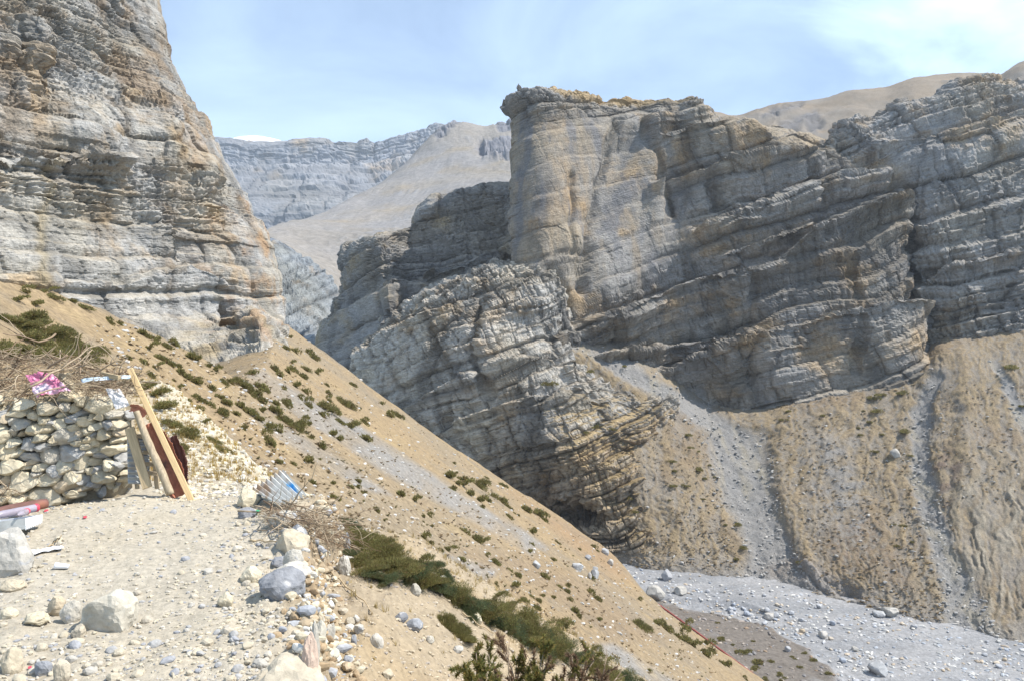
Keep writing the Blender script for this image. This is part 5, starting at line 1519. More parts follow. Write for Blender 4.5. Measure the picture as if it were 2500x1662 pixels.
col[o_side] = lerp(col[o_side], np.array([0.44, 0.34, 0.22]), 0.45)
o = scatter('gravel', np.stack([Xr, Yr, Zr + sz * 0.2], 1), sz, col, M_SCREE, LOW)
tag(o, 'fine loose gravel strewn over the path and soil slope', 'gravel')
# rubble along the crumbling edge
n = 1500
ea = crom(np.array(EDGE_A[1:11]), 200); e0 = ea[rr.integers(20, 200, n)] + rr.normal(0, 0.10, (n, 2)) + np.array([0.06, 0])
e0 = e0[(e0[:, 1] > 3.2) & (e0[:, 1] < 8.4)]
zz = near_h(e0[:, 0], e0[:, 1]); sz = 0.008 + 0.036 * rr.random(len(e0)) ** 2.8
o = scatter('edge_rubble', np.stack([e0[:, 0], e0[:, 1], zz + sz * 0.15], 1), sz, pick([CREAM, TAN_, (0.36, 0.27, 0.17), (0.30, 0.22, 0.14), WHITE, (0.33, 0.34, 0.36), (0.40, 0.32, 0.22)], len(e0), rr), M_SCREE, LOW2)
tag(o, 'crumbling rubble and clods along the platform edge', 'rubble')
# rubble on the bank behind
n = 5200
t = rr.random(n) ** 1.3
px = rr.uniform(380, 860, n); py = rr.uniform(900, 1300, n)
pts, ok = near_pts(px, py); _, sd_, br, _ = near_parts(pts[:, 0], pts[:, 1])
kp = ok & (pts[:, 1] > 8.2) & (pts[:, 1] < 18) & ((br > -1.8) | (rr.random(n) < 0.25)) & (br < 0.1)
pts = pts[kp]; sz = (0.012 + 0.035 * rr.random(len(pts)) ** 3)
o = scatter('bank_rubble', pts, sz, pick([CREAM, WHITE, CREAM, TAN_, (0.45, 0.43, 0.38)], len(pts), rr), M_SCREE, LOW)
tag(o, 'pale rubble along the top of the bank behind the wall', 'rubble')

# ================================================================== corrugated sheet with blue paint
def paintcols(vs, u, v, nu, nv):
    U = np.repeat(np.linspace(0, 1, nu)[None], nv, 0).ravel(); V = np.repeat(np.linspace(0, 1, nv)[:, None], nu, 1).ravel()
    c = np.tile(np.array([0.62, 0.61, 0.57]), (len(U), 1))
    q = np.stack([U * 3, V * 2, 0 * U], 1)
    rust = sstep(-0.1, 0.35, fbm(q, 2, 4, 3) + 0.8 * (0.4 - V) + 0.45 * (0.4 - U))
    c = lerp(c, np.array([0.36, 0.235, 0.13]), 0.85 * rust)
    bl = sstep(0.15, 0.05, np.abs(U - 0.80) + 0.5 * np.abs(V - 0.62) + 0.12 * fbm(q, 3, 3, 8))
    c = lerp(c, np.array([0.05, 0.32, 0.62]), bl)
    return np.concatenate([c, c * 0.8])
M_TIN = vcol_mat('painted_tin', 20, 0.15, 0.1, 0.005, 0.5)
q = [np.array(P(*a)) for a in ((616, 1192, 7.65), (690, 1144, 7.95), (748, 1206, 7.30), (676, 1232, 7.15))]
o = corrugated('corrugated_sheet', *q, 7, 0.016, M_TIN, nu=120, nv=30, seed=6, cols=paintcols)
tag(o, 'white and rusty corrugated sheet with a blue paint patch', 'metal sheet')
bent_sheet('curled_sheet', [(598, 1240, 7.5), (622, 1224, 7.55), (640, 1212, 7.6)], [0.05, 0.12, 0.06], ZINC, 31, rag=0.01, curl=0.04, label='small curled grey tin piece between the block and the brushwood', nv=24, nu=10)
GREENP = paint_mat('green_plastic', (0.03, 0.38, 0.16), 0.4, 9, 0.2, 0.1)
def ground_scrap(name, quad, amp, mat, label, cat, seed, n=16, sc=12, lift=0.012):
    pts, ok = near_pts([a for a, b in quad], [b for a, b in quad])
    cs = [((p[0] / p[1]) * FPX + CX, CY - (p[2] + lift) / p[1] * FPX, p[1]) for p in pts]
    return crumpled(name, cs, amp, mat, label, cat, seed, n, sc)
ground_scrap('plastic_scrap', [(614, 1250), (634, 1249), (636, 1256), (617, 1258)], 0.02, GREENP, 'bright green plastic scrap under the edge of the brushwood', 'plastic', 3)
ground_scrap('paper_strip', [(66, 1352), (150, 1338), (156, 1344), (74, 1359)], 0.012, WHITEP, 'long white paper strip on the path near the boulder', 'paper', 4, lift=0.02)
def scrap_cup():
    (p,), ok = near_pts([148], [1390]); a = p + np.array([-0.04, 0.0, 0.03]); b = p + np.array([0.045, 0.02, 0.018])
    v, f = lathe(a, b, [(0, 0.021), (0.1, 0.022), (0.9, 0.016), (1, 0.015)], 16)
    o = link('paper_cup', mesh_np('paper_cup', v - a, f, None, True, WHITEP), None, a); tag(o, 'small white paper cup lying on its side on the path', 'cup')
scrap_cup()
for k, (x, y, w, col, lab) in enumerate(((203, 1262, 9, CAPM, 'tiny pink scrap on the path right of the trough'), (108, 1246, 10, CAPM, 'tiny red scrap beside the trough end'), (69, 1632, 9, CAPM, 'tiny red scrap near the bottom left corner'))):
    ground_scrap('plastic_scrap', [(x, y), (x + w, y - 1), (x + w, y + 4), (x, y + 5)], 0.006, col, lab, 'plastic', 40 + k, n=8, lift=0.01)
# dry stalks and roots hanging at the edge
def stalks():
    r = np.random.default_rng(9)
    for k, (pa, pb, lab) in enumerate((((1128, 1502), (1206, 1552), 'long pale dry stalk lying above the front shrub'), ((812, 1260), (842, 1320), 'bent bare root hanging over the crumbling edge'), ((800, 1392), (905, 1492), 'thin wiry root trailing down the soil slope'), ((118, 1342), (150, 1316), 'thin straw lying near the trough'), ((610, 1330), (700, 1326), 'dry stick lying by the edge stones'))):
        pts, ok = near_pts(np.linspace(pa[0], pb[0], 8), np.linspace(pa[1], pb[1], 8) + r.normal(0, 3, 8))
        pts = pts + np.array([0, 0, 0.025]) ; base = pts[0].copy()
        v, f = tube_np(pts - base, np.linspace(0.008, 0.004, 8), 5)
        o = link('dry_stick', mesh_np('dry_stick', v, f, np.tile(np.array([0.42, 0.33, 0.21]), (len(v), 1)), True, M_TWIG), None, base); tag(o, lab, 'stick')
stalks()
print('near things', time.time() - T0)

# ================================================================== junipers
def leaf_cloud(seed, n, lobes, ls, wid, cols, flat=0.55, up=0.5, rad=1.0, brown=0.06):
    """needle sprays: thin triangles standing on the surface of overlapping low lobes"""
    r = np.random.default_rng(seed)
    cen = r.normal(size=(lobes, 3)) * np.array([0.42, 0.42, 0.10]) * rad; cen[:, 2] = np.abs(cen[:, 2]) * 0.5
    lr = r.uniform(0.35, 0.62, lobes) * rad
    k = r.integers(0, lobes, n); d = r.normal(size=(n, 3)); d[:, 2] = np.abs(d[:, 2]) * 1.1 - 0.15; d /= np.linalg.norm(d, axis=1)[:, None]
    lump = 1 + 0.40 * noise(d * 3 + k[:, None] * 7.1) + 0.25 * noise(d * 8 + k[:, None] * 3.3)
    rr_ = lr[k] * lump * (0.52 + 0.60 * r.random(n) ** 0.6)
    p = cen[k] + d * rr_[:, None] * np.array([1, 1, flat]); p[:, 2] = np.maximum(p[:, 2], 0.0)
    ax = d + np.array([0, 0, up]) + r.normal(0, 0.45, (n, 3)); ax /= np.linalg.norm(ax, axis=1)[:, None]
    sd = np.cross(ax, r.normal(size=(n, 3))); sd /= np.linalg.norm(sd, axis=1)[:, None]
    L = ls * r.uniform(0.6, 1.4, n)[:, None]; W = wid * r.uniform(0.7, 1.3, n)[:, None]
    v = np.stack([p - sd * W, p + sd * W, p + ax * L], 1).reshape(-1, 3)
    f = np.arange(n * 3).reshape(-1, 3)
    c = np.array(cols)[r.integers(0, len(cols), n)] * r.uniform(0.7, 1.3, (n, 1))
    patch = noise(p * 2.2 / rad + seed)
    c = lerp(c, np.array([0.20, 0.16, 0.075]), sstep(0.15, 0.5, patch) * 0.6)
    b = r.random(n) < brown; c[b] = np.array([0.20, 0.13, 0.07])
    return v, f, np.repeat(c, 3, 0)
JUN = [(0.20, 0.195, 0.07), (0.24, 0.225, 0.085), (0.17, 0.175, 0.066), (0.29, 0.255, 0.10), (0.25, 0.21, 0.09)]
JUNB = [(0.13, 0.16, 0.08), (0.11, 0.14, 0.072), (0.15, 0.17, 0.08)]
BUSH_FAR = []
for k in range(7):
    v, f, c = leaf_cloud(800 + k, 650, 3 + k % 3, 0.20, 0.075, JUN, 0.55, rad=1.0)
    BUSH_FAR.append(mesh_np('foliage', v, f, c, False, M_LEAF))
BUSH_MID = []
for k in range(4):
    v, f, c = leaf_cloud(830 + k, 2600, 6, 0.11, 0.032, JUN, 0.55, rad=1.0)
    BUSH_MID.append(mesh_np('foliage', v, f, c, False, M_LEAF))
BUSH_NEAR = []
for k in range(6):
    v, f, c = leaf_cloud(860 + k, 15000, 15, 0.10, 0.0135, JUNB if k % 3 == 0 else JUN, 0.75, 0.7, rad=1.0)
    BUSH_NEAR.append(mesh_np('foliage', v, f, c, False, M_LEAF))
rb = random.Random(31)
def mark_label(x, y, w, marks, kinds):
    k = min(range(len(marks)), key=lambda i: (marks[i][0] - x) ** 2 + (marks[i][1] - y) ** 2)
    return kinds[0 if w < 15 else 1 if w < 25 else 2] + ' ' + marks[k][2]
HM = [(250, 800, 'on the hill crest right of the thicket'), (400, 900, 'right above the leaning timbers'), (480, 960, 'above the pale rubble bank'), (620, 900, 'below the foot of the left cliff'), (640, 1010, 'left of the grey scree tongue'),
      (690, 960, 'beside the top of the grey scree tongue'), (760, 1030, 'on the upper side of the scree tongue'), (820, 920, 'on the hill brow against the dark gorge'), (950, 1040, 'below the brow opposite the rock rib'), (650, 1110, 'above the painted corrugated sheet'),
      (1100, 1130, 'on the brow halfway down to the river'), (1280, 1230, 'on the brow above the gorge mouth'), (860, 1210, 'on the terraced ground above the juniper bank'), (1030, 1290, 'on the lower side of the scree tongue'), (1180, 1340, 'on the dry flat below the scree tongue'),
      (1330, 1400, 'near the upright dark rock on the lower hillside'), (1370, 1480, 'among the stones of the lower hillside'), (1450, 1560, 'low on the hillside toward the red pipe')]
def place_bush(meshes, p, w, h, label, group, rotz=None, tilt=(0, 0), name='juniper_bush', deep=0.9):
    o = link(name, meshes[rb.randrange(len(meshes))], None, p, (tilt[0], tilt[1], rb.uniform(0, 6.28) if rotz is None else rotz), (w / 2, w / 2 * deep, h))
    tag(o, label, 'bush', group); return o

MIDL = [(350,300,80),(320,400,90),(480,285,60),(450,375,80),(500,410,80),(200,380,60),(395,445,60),(560,430,60),(370,500,75),(545,550,60),(545,655,65),(590,605,60),(600,490,80),(640,520,80),(700,555,90),(740,535,55),
 (730,685,75),(650,720,75),(835,610,80),(905,680,70),(930,715,80),(895,780,100),(1010,800,60),(1085,915,90),(1255,985,95),(1280,1030,90),(1160,490,80),(1190,590,90),(1255,620,95),(1320,470,80),(1420,480,95),(1350,510,70),
 (1520,510,75),(1480,330,90),(1455,420,55),(1400,300,50),(1600,350,90),(1625,385,70),(1560,470,60),(1400,610,90),(1480,590,80),(1560,640,80),(1650,495,75),(1720,590,45),(1850,720,110),(1725,650,45),(1570,730,80),(1520,680,60),(1720,760,120),
 (1690,810,90),(1900,900,110),(1810,865,60),(1760,960,80),(1810,1000,70),(2000,865,75),(2000,990,85),(1680,1055,75),(1560,950,75),(1600,985,80),(1160,660,80),(1210,690,80),(1060,570,110),(1105,600,90),(1040,740,80),(1110,780,90),(1220,780,80),
 (1300,770,90),(1330,730,70),(1420,740,110),(1360,840,100),(1430,875,110),(1500,910,110),(1530,870,70),(1180,840,80),(1270,905,90),(1340,930,90),(1575,885,60),(1575,1160,90),(1665,1155,40),(1330,1170,70),(1450,1180,50),(1595,1320,60),(1760,1340,45),
 (1885,1360,50),(1960,1360,50),(2000,1405,60),(1790,1455,60),(1940,1310,60),(870,470,80),(820,440,70),(670,370,90),(720,385,80),(120,110,80),(60,95,70),(300,190,80),(340,215,70),(540,270,80),(410,240,70),(840,360,60),(930,560,70),(990,560,80),(1730,700,50)]
MIDL = [(x / 3.135 + 250, y / 3.135 + 750, w / 3.135) for x, y, w in MIDL]
LOWL = [(170,65,50),(335,80,40),(445,98,45),(515,103,45),(550,143,55),(355,188,60),(648,272,60),(820,155,80),(925,197,80),(1035,310,60),(1000,470,80),(1030,505,60),(1215,540,60),(1350,465,90),(1395,500,60),(1110,560,50),(1160,555,60),
 (1245,620,55),(1445,600,50),(1495,645,70),(1650,730,65),(1645,810,70),(1845,740,65),(2030,815,80),(2005,850,55),(1700,910,60),(1800,915,55),(1840,890,40),(1915,900,40),(2040,915,50),(2225,900,65),(1790,965,50),(2075,995,75),(1980,1090,110),(2005,1160,80),
 (1160,20,90),(1260,50,90),(1270,85,70),(1380,85,110),(1200,115,90),(1320,155,75),(1395,200,80),(1410,250,60),(1540,195,80),(1580,230,70),(1730,270,85),(1810,295,80),(1860,330,90),(1600,315,50),(1770,430,70),(1760,510,50),(1910,625,45),(1750,570,45),(700,345,35),(1045,390,40),(1620,960,70),(2110,1040,60),(2245,1060,50)]
LOWL = [(x / 2.949 + 700, y / 2.949 + 1150, w / 2.949) for x, y, w in LOWL]
EDGL = [(90,755,170),(240,720,100),(300,745,110),(350,790,110),(450,850,120),(540,900,120),(620,950,130),(700,1010,110),(760,1050,130),(500,740,90),(550,790,90),(740,930,90),(800,990,100),(900,1120,80),(970,1155,90),(60,480,60),(1160,1300,60)]
EDGL = [(x / 4.289 + 1550, y / 4.289 + 1350, w / 4.289) for x, y, w in EDGL]
for k in range(22):      # small ones along the brow of the hill
    t = rb.random(); x = 700 + 760 * t; y = 800 + 530 * t + rb.uniform(6, 90); MIDL.append((x, y, rb.uniform(8, 22)))
for k in range(8):
    x = rb.uniform(950, 1650); y = 1180 + (x - 950) * 0.55 + rb.uniform(20, 150); LOWL.append((x, y, rb.uniform(7, 14)))
DOWNH = math.atan2(-0.105, -0.695)
def hill_bushes(lst, label, group, kinds=None):
    pts, ok = march('hill', [a[0] for a in lst], [a[1] + a[2] * 0.22 for a in lst], 18, 220)
    for (x, y, w), p, k in zip(lst, pts, ok):
        if not k: continue
        W = w * p[1] / FPX * 1.45
        place_bush(BUSH_FAR if w < 34 else BUSH_MID, Vector(p) - Vector((0, 0, 0.05)), W, W * rb.uniform(0.62, 0.8), mark_label(x, y, w, HM, kinds) if kinds else label, group, tilt=(0, 0.45))
hill_bushes(MIDL, 'low rounded dark green juniper cushion on the dry upper hillside', 'junipers on the upper hillside', ('tiny olive juniper tuft', 'low juniper cushion', 'broad juniper cushion'))
hill_bushes(LOWL, 'small dark juniper cushion on the tan lower hillside', 'junipers on the lower hillside', ('little juniper dot', 'rounded dark juniper', 'wide dark juniper'))
hill_bushes(EDGL, 'spreading olive juniper mat on the hill edge above the red pipe', 'junipers above the red pipe')
# dense thicket at the upper left
TH = []
for k in range(44):
    x = rb.uniform(-20, 225); lo = np.interp(x, [-60, 0, 100, 225], [735, 748, 790, 858]); y = rb.uniform(lo, lo + np.interp(x, [-60, 225], [150, 40])); TH.append((x, y, rb.uniform(55, 88)))
pts, ok = march('hill', [a[0] for a in TH], [a[1] for a in TH], 18, 220)
for (x, y, w), p, k in zip(TH, pts, ok):
    if k: place_bush(BUSH_MID, Vector(p), w * p[1] / FPX, w * p[1] / FPX * 0.5, ('left' if x < 70 else 'middle' if x < 150 else 'right') + ' olive juniper of the dense thicket, ' + ('upper edge' if y < np.interp(x, [-60, 0, 100, 225], [770, 780, 815, 870]) else 'lower edge above the brushwood'), 'junipers of the upper left thicket', tilt=(0, 0.3), name='thicket_juniper')
for (x, y, w) in ((60, 715, 46), (95, 705, 40), (20, 690, 44), (130, 728, 44), (170, 735, 40), (205, 752, 44), (85, 745, 50), (40, 735, 50), (60, 690, 40), (110, 712, 36)):
    (p,), ok = march('hill', [x], [y], 18, 220)
    if ok[0]: place_bush(BUSH_FAR, Vector(p), w * p[1] / FPX, w * p[1] / FPX * 0.4, 'dark juniper on the crest in front of the left cliff', 'junipers on the hill crest', tilt=(0, 0.3))

# junipers on the ledges of the rib
for bi, (x, y, w) in enumerate(((1200,600,36),(1010,655,54),(1360,572,34),(1225,848,60),(1175,880,34),(1645,885,44),(1565,1005,40),(1585,1050,36),(1700,1045,50),(1575,1120,36),(1635,1125,34),(1390,1180,46),(1400,1245,30),(1300,865,30))):
    px_, py_, w = x / 1.886 + 806, y / 1.886 + 587, w / 1.886
    (p,), ok = march('rib', [px_], [py_ + w * 0.2])
    if not ok[0]: continue
    W = w * p[1] / FPX * 1.2
    place_bush(BUSH_FAR, Vector(p), W, W * 0.55, ('dark juniper on an upper ledge of the rock rib' if py_ < 960 else 'dark juniper on the lower flank of the rock rib by the scree chute' if px_ > 1600 else 'dark juniper on the brown lower part of the rock rib'), 'junipers on the rock rib')
# junipers across the river
RS = [(240,78,34),(78,105,36),(110,365,70),(55,390,36),(538,400,44),(985,330,36),(1010,290,36),(1440,285,64),(1565,380,66),(1410,225,60),(1455,210,50),(1555,200,60),(1350,400,36),(1345,370,30),(1425,480,40),(1450,400,34),(1400,340,40),(460,525,46),(480,570,36),
 (595,560,54),(465,640,40),(525,640,40),(620,605,36),(640,545,30),(770,820,60),(715,825,30),(1060,1000,44),(770,985,40),(1560,830,40),(1530,925,36),(1600,905,30),(275,695,50),(2060,75,80),(2110,265,36),(1170,310,36),(800,930,44),(545,460,34),(590,480,24),(1590,500,30),(1510,825,24),(455,710,24),(610,705,26),(1365,290,24),(660,600,26)]
for (x, y, w) in RS:
    px_, py_ = x / 1.931 + 1400, y / 1.931 + 850; w = w / 1.931
    h, nrm = slope_hit(px_, py_ + w * 0.25)
    if h is None: continue
    W = w * h.y / FPX
    place_bush(BUSH_FAR, h, W, W * 0.5, ('broad' if w > 26 else 'middling' if w > 19 else 'small') + ' dark juniper ' + ('left of the wide scree chute' if px_ < 1760 else 'under the cliff foot across the river' if py_ < 985 else 'on the tussock slope between the two chutes' if px_ < 2240 else 'on the far right slope below the cliff'), 'junipers across the river')
for (x, y, w) in ((1750, 1515, 16), (1765, 1555, 26), (1812, 1588, 40), (1850, 1612, 44), (1845, 1628, 30), (1880, 1610, 20), (1903, 1643, 24), (1790, 1570, 16), (1840, 1562, 14), (1985, 1608, 24), (1935, 1600, 16), (2025, 1640, 26), (1910, 1655, 20), (1955, 1625, 20), (1870, 1652, 20), (1965, 1590, 16)):
    (p,), ok = march('river', [x], [y + 4])
    where = 'close below the red pipe' if x < 1830 else 'in the middle of the brown terrace' if x < 1930 else 'on the river side of the brown terrace'
    place_bush(BUSH_FAR, Vector(p), w * p[1] / FPX, w * p[1] / FPX * 0.4, ('large' if w > 25 else 'small') + ' green juniper ' + where, 'junipers on the brown terrace')

# juniper bank along the break of the near slope
BAND = [(838,1262,84),(870,1290,96),(905,1318,100),(945,1345,100),(870,1330,76),(900,1370,84),(940,1395,76),(985,1372,96),(1025,1395,90),(1065,1412,84),(1100,1432,90),(1140,1450,96),(1180,1470,100),(1220,1492,104),(1262,1515,104),(1300,1538,100),(1340,1560,96),(1150,1480,70),
        (1235,1455,60),(1290,1490,60),(1345,1528,66),(1395,1580,90),(1440,1598,80),(1485,1618,74),(1530,1640,70),(1050,1358,60),(1085,1385,60),(855,1275,90),(890,1305,100),(925,1332,100),(965,1358,96),(1005,1384,92),(1045,1404,90),(1120,1442,90),(1200,1482,100),(1240,1503,100),(1280,1527,100),(1320,1550,100),(1365,1570,90),(880,1350,70),(920,1385,70)]
pts, ok = march('near', [a[0] for a in BAND], [a[1] + 28 for a in BAND], 4, 10.8)
NUMW = 'first second third fourth fifth sixth seventh eighth ninth tenth eleventh twelfth thirteenth fourteenth fifteenth sixteenth seventeenth eighteenth nineteenth twentieth'.split()
NUMW = NUMW + ['twenty ' + q for q in NUMW[:9]] + ['thirtieth'] + ['thirty ' + q for q in NUMW[:9]] + ['fortieth'] + ['forty ' + q for q in NUMW[:9]]
BORD = {i: n for n, i in enumerate(sorted(range(len(BAND)), key=lambda i: BAND[i][0]))}
for bi, ((x, y, w), p, k) in enumerate(zip(BAND, pts, ok)):
    p = P(x, y + 28, p[1] if k else 9.3)
    z = near_h(np.array([p[0]]), np.array([p[1]]))[0]
    p[2] = min(p[2], z + 0.08) if k else z
    place_bush(BUSH_NEAR, Vector(p), w * p[1] / FPX * 1.08, w * p[1] / FPX * (0.46 if x < 1150 else 0.36) * rb.uniform(0.75, 1.2), NUMW[BORD[bi]] + ' juniper of the near bank, counted down from the brushwood end', 'junipers of the near bank', tilt=(0, 0.4), name='bank_juniper')
for (x, y, w, lab) in ((1080, 1508, 62, 'small upright juniper upper on the soil slope'), (1115, 1530, 66, 'small juniper middle of three on the soil slope'), (1140, 1552, 56, 'small juniper lowest of three on the soil slope')):
    (p,), ok = near_pts([x], [y + 14])
    place_bush(BUSH_NEAR, Vector(p), w * p[1] / FPX, w * p[1] / FPX * 0.55, lab, None, tilt=(0, 0.4))
for bi, (x, y, w, D) in enumerate(((400, 985, 70, 14.5), (430, 1030, 70, 13.2), (455, 1050, 64, 13.0), (420, 1075, 60, 11.8), (445, 1095, 50, 11.6), (390, 950, 60, 15.0), (355, 935, 60, 14.0), (330, 930, 50, 13.5), (480, 985, 40, 15.2), (520, 1065, 40, 13.0), (545, 1085, 44, 12.6), (500, 1015, 34, 14.5))):
    pts, ok = near_pts([x], [y + 14]); p = pts[0] if ok[0] else P(x, y + 14, D)
    z = near_h(np.array([p[0]]), np.array([p[1]]))[0]; p[2] = z
    place_bush(BUSH_MID, Vector(p), w * p[1] / FPX, w * p[1] / FPX * 0.55, ('large olive juniper close behind the leaning timbers' if x < 430 and w >= 60 else 'middle sized juniper on the yellow bank by the dark rusty sheet' if w >= 50 else 'small juniper near the rubble crest of the yellow bank'), 'junipers on the yellow bank', tilt=(0, 0.4))

# shrub at the bottom of the picture: real branches with needle sprays
def front_shrub(name, base, n_br, label, seed, spread, hgt, green, width=(0.26, 0.12)):
    r = np.random.default_rng(seed); root = bpy.data.objects.new(name, None); COL.objects.link(root); root.location = base; tag(root, label, 'bush')
    A = Acc(); NV, NC = [], []
    for k in range(n_br):
        az = r.uniform(0, 6.28); tilt = r.uniform(0.1, 1.0)
        d = np.array([math.cos(az) * tilt * spread, math.sin(az) * tilt * 0.8, 1.0]); L = hgt * r.uniform(0.65, 1.1)
        path = twig_path(r, r.normal(0, 0.03, 3) * np.array([1, 1, 0]), d, L, 9, 0.35)
        v, f = tube_np(path, np.linspace(0.011, 0.003, 9), 5); A.add(v, f, np.array([0.30, 0.24, 0.18]) * r.uniform(0.8, 1.2))
        dead = r.random() < (1 - green)
        for q in range(11):
            i = r.integers(3, 9); sub = twig_path(r, path[i], (path[i] - path[i-1]) * 4 + r.normal(0, 0.12, 3) + np.array([0, 0, .03]), L * r.uniform(0.14, 0.3), 6, 0.45)
            v, f = tube_np(sub, np.linspace(0.004, 0.0015, 6), 3, False); A.add(v, f, np.array([0.27, 0.20, 0.14]))
            m = 0 if (dead and q < 5) else 95
            t = r.random(m) ** 0.7 * 4.99; i0 = t.astype(int); p = sub[i0] + (sub[i0 + 1] - sub[i0]) * (t - i0)[:, None]
            ax = (sub[-1] - sub[0]) / (np.linalg.norm(sub[-1] - sub[0]) + 1e-6) * 0.8 + r.normal(0, 0.6, (m, 3)); ax /= np.linalg.norm(ax, axis=1)[:, None] + 1e-9
            sdv = np.cross(ax, r.normal(size=(m, 3))); sdv /= np.linalg.norm(sdv, axis=1)[:, None] + 1e-9
            Ln = r.uniform(0.018, 0.042, m)[:, None]; Wd = 0.0042
            NV.append(np.stack([p - sdv * Wd, p + sdv * Wd, p + ax * Ln], 1).reshape(-1, 3))
            c = np.array([(0.17, 0.175, 0.055), (0.13, 0.15, 0.05), (0.32, 0.24, 0.08), (0.24, 0.21, 0.07)])[r.integers(0, 4, m)] * r.uniform(0.8, 1.25, (m, 1))
            if dead: c = np.tile(np.array([0.25, 0.17, 0.11]), (m, 1)) * r.uniform(0.7, 1.3, (m, 1))
            NC.append(np.repeat(c, 3, 0))
    link('branches', A.mesh('branches', M_TWIG, True), root)
    v = np.concatenate(NV); link('foliage', mesh_np('foliage', v, np.arange(len(v)).reshape(-1, 3), np.concatenate(NC), False, M_LEAF), root)
    return root
front_shrub('juniper_shrub', PV(1280, 1800, 5.2), 24, 'tall open juniper shrub with bare twigs at the bottom picture edge', 3, 0.75, 0.54, 0.6)
front_shrub('juniper_shrub', PV(1175, 1770, 5.0), 9, 'leaning small juniper left of the tall open shrub', 5, 0.55, 0.40, 0.95)
front_shrub('juniper_shrub', PV(1400, 1795, 5.4), 14, 'brown half dead juniper shrub right of the tall open shrub', 8, 0.9, 0.50, 0.3)
print('bushes', time.time() - T0)

# ================================================================== dry grass on the near slope and tussocks across the river
def tufts(n_blades, seed, spread=0.5, h=1.0, w=0.06):
    r = np.random.default_rng(seed); az = r.uniform(0, 6.28, n_blades); t = r.uniform(0.1, spread, n_blades)
    b = r.normal(0, 0.18, (n_blades, 3)); b[:, 2] = 0
    tip = b + np.stack([np.cos(az) * t, np.sin(az) * t, h * r.uniform(0.6, 1, n_blades)], 1); s = np.stack([-np.sin(az), np.cos(az), 0 * az], 1) * w
    return np.stack([b - s, b + s, tip], 1).reshape(-1, 3), np.arange(n_blades * 3).reshape(-1, 3)
TUFT = [tufts(9, k) for k in range(5)]; TUS = [tufts(7, 40 + k, 1.1, 0.5, 0.42) for k in range(5)]
n = 2600
Yr = 4.2 * (9.6 / 4.2) ** rr.random(n); Xr = (rr.uniform(760, 1700, n) - CX) / FPX * Yr
_, sd_, br, p3 = near_parts(Xr, Yr); kp = (sd_ < -0.25) & (br < 0.3) & (rr.random(n) < 0.15 + 0.75 * sstep(-2.5, -0.6, br) + 0.4 * fbm(p3, 1.2, 3, 950))
Xr, Yr = Xr[kp], Yr[kp]; Zr = near_h(Xr, Yr); sz = rr.uniform(0.03, 0.075, len(Xr))
o = scatter('dry_grass', np.stack([Xr, Yr, Zr], 1), sz, pick([(0.46, 0.36, 0.17), (0.50, 0.40, 0.20), (0.40, 0.31, 0.17)], len(Xr), rr), M_GRASS, TUFT, 1.0)
tag(o, 'sparse dry yellow grass on the near soil slope', 'grass')
n = 1500
px = rr.uniform(330, 700, n); py = rr.uniform(920, 1180, n); pts, ok = near_pts(px, py); kp = ok & (pts[:, 1] > 9.0) & (pts[:, 1] < 18)
pts = pts[kp]; o = scatter('yellow_grass', pts, rr.uniform(0.04, 0.10, len(pts)), pick([(0.50, 0.37, 0.13), (0.46, 0.35, 0.16), (0.42, 0.30, 0.12)], len(pts), rr), M_GRASS, TUFT, 1.0)
tag(o, 'yellow grass on the bank behind the leaning timbers', 'grass')
# hillside: small dry tufts and stones
n = 11000
px = rr.uniform(230, 1750, n); py = rr.uniform(790, 1662, n)
pts, ok = march('hill', px, py, 20, 190); _, s_, _ = poly_sdist(pts[:, 0], pts[:, 1], EDGE)
pts = pts[ok & (s_ < 0)]
m = rr.random(len(pts)) < 0.5
a = pts[m]; o = scatter('hill_stones', a, (0.05 + 0.16 * rr.random(len(a)) ** 3) * (a[:, 1] / 80) ** 0.5, pick([(0.45, 0.44, 0.42), (0.52, 0.50, 0.47), (0.36, 0.35, 0.34), (0.42, 0.36, 0.28)], len(a), rr), M_FARST, LOW)
tag(o, 'small loose stones strewn over the hillside and scree', 'stones')
a = pts[~m]; o = scatter('hill_tufts', a, rr.uniform(0.10, 0.28, len(a)), pick([(0.24, 0.18, 0.10), (0.30, 0.22, 0.13), (0.22, 0.165, 0.11), (0.17, 0.15, 0.07)], len(a), rr), M_GRASS, TUS, 1.0)
tag(o, 'tiny brown tufts dotted over the hillside', 'tufts')
# tussocks across the river
N_ = 4600
g_ = np.empty(len(RSLOPE.data.vertices) * 3, np.float32); RSLOPE.data.vertices.foreach_get('co', g_); g_ = g_.reshape(-1, 3)
gx, gy = proj(g_); wobx = gx + 14 * fbm(g_, 0.12, 3, 401)
ok = np.ones(len(g_), bool)
for line, hw, dm in CHUTES:
    la = np.array(line, float); cxx = np.interp(gy, la[:, 1], la[:, 0]); w = np.interp(gy, la[:, 1], hw)
    ok &= ~((np.abs(wobx - cxx) < w * 1.05) & (gy > la[0, 1] - 20) & (gy < la[-1, 1] + 20))
ok &= (gx > 1450) & (gx < 2560) & (gy > 930) & (fbm(g_, 0.10, 3, 960) > -0.25) & ~((gx > 2340) & (gy > 1230))
I = np.nonzero(ok)[0]; I = I[rr.integers(0, len(I), N_)]
pts = g_[I] + rr.normal(0, 0.25, (N_, 3)) * np.array([1, 1, 0.0]); pts[:, 2] = g_[I][:, 2] + 0.0
o = scatter('tussocks', pts, rr.uniform(0.25, 0.62, N_), pick([(0.36, 0.275, 0.155), (0.40, 0.31, 0.175), (0.31, 0.235, 0.14), (0.25, 0.185, 0.115), (0.38, 0.295, 0.175)], N_, rr, 0.2), M_GRASS, TUS, 0.65)
tag(o, 'straw coloured tussock grass on the slopes across the river', 'grass')

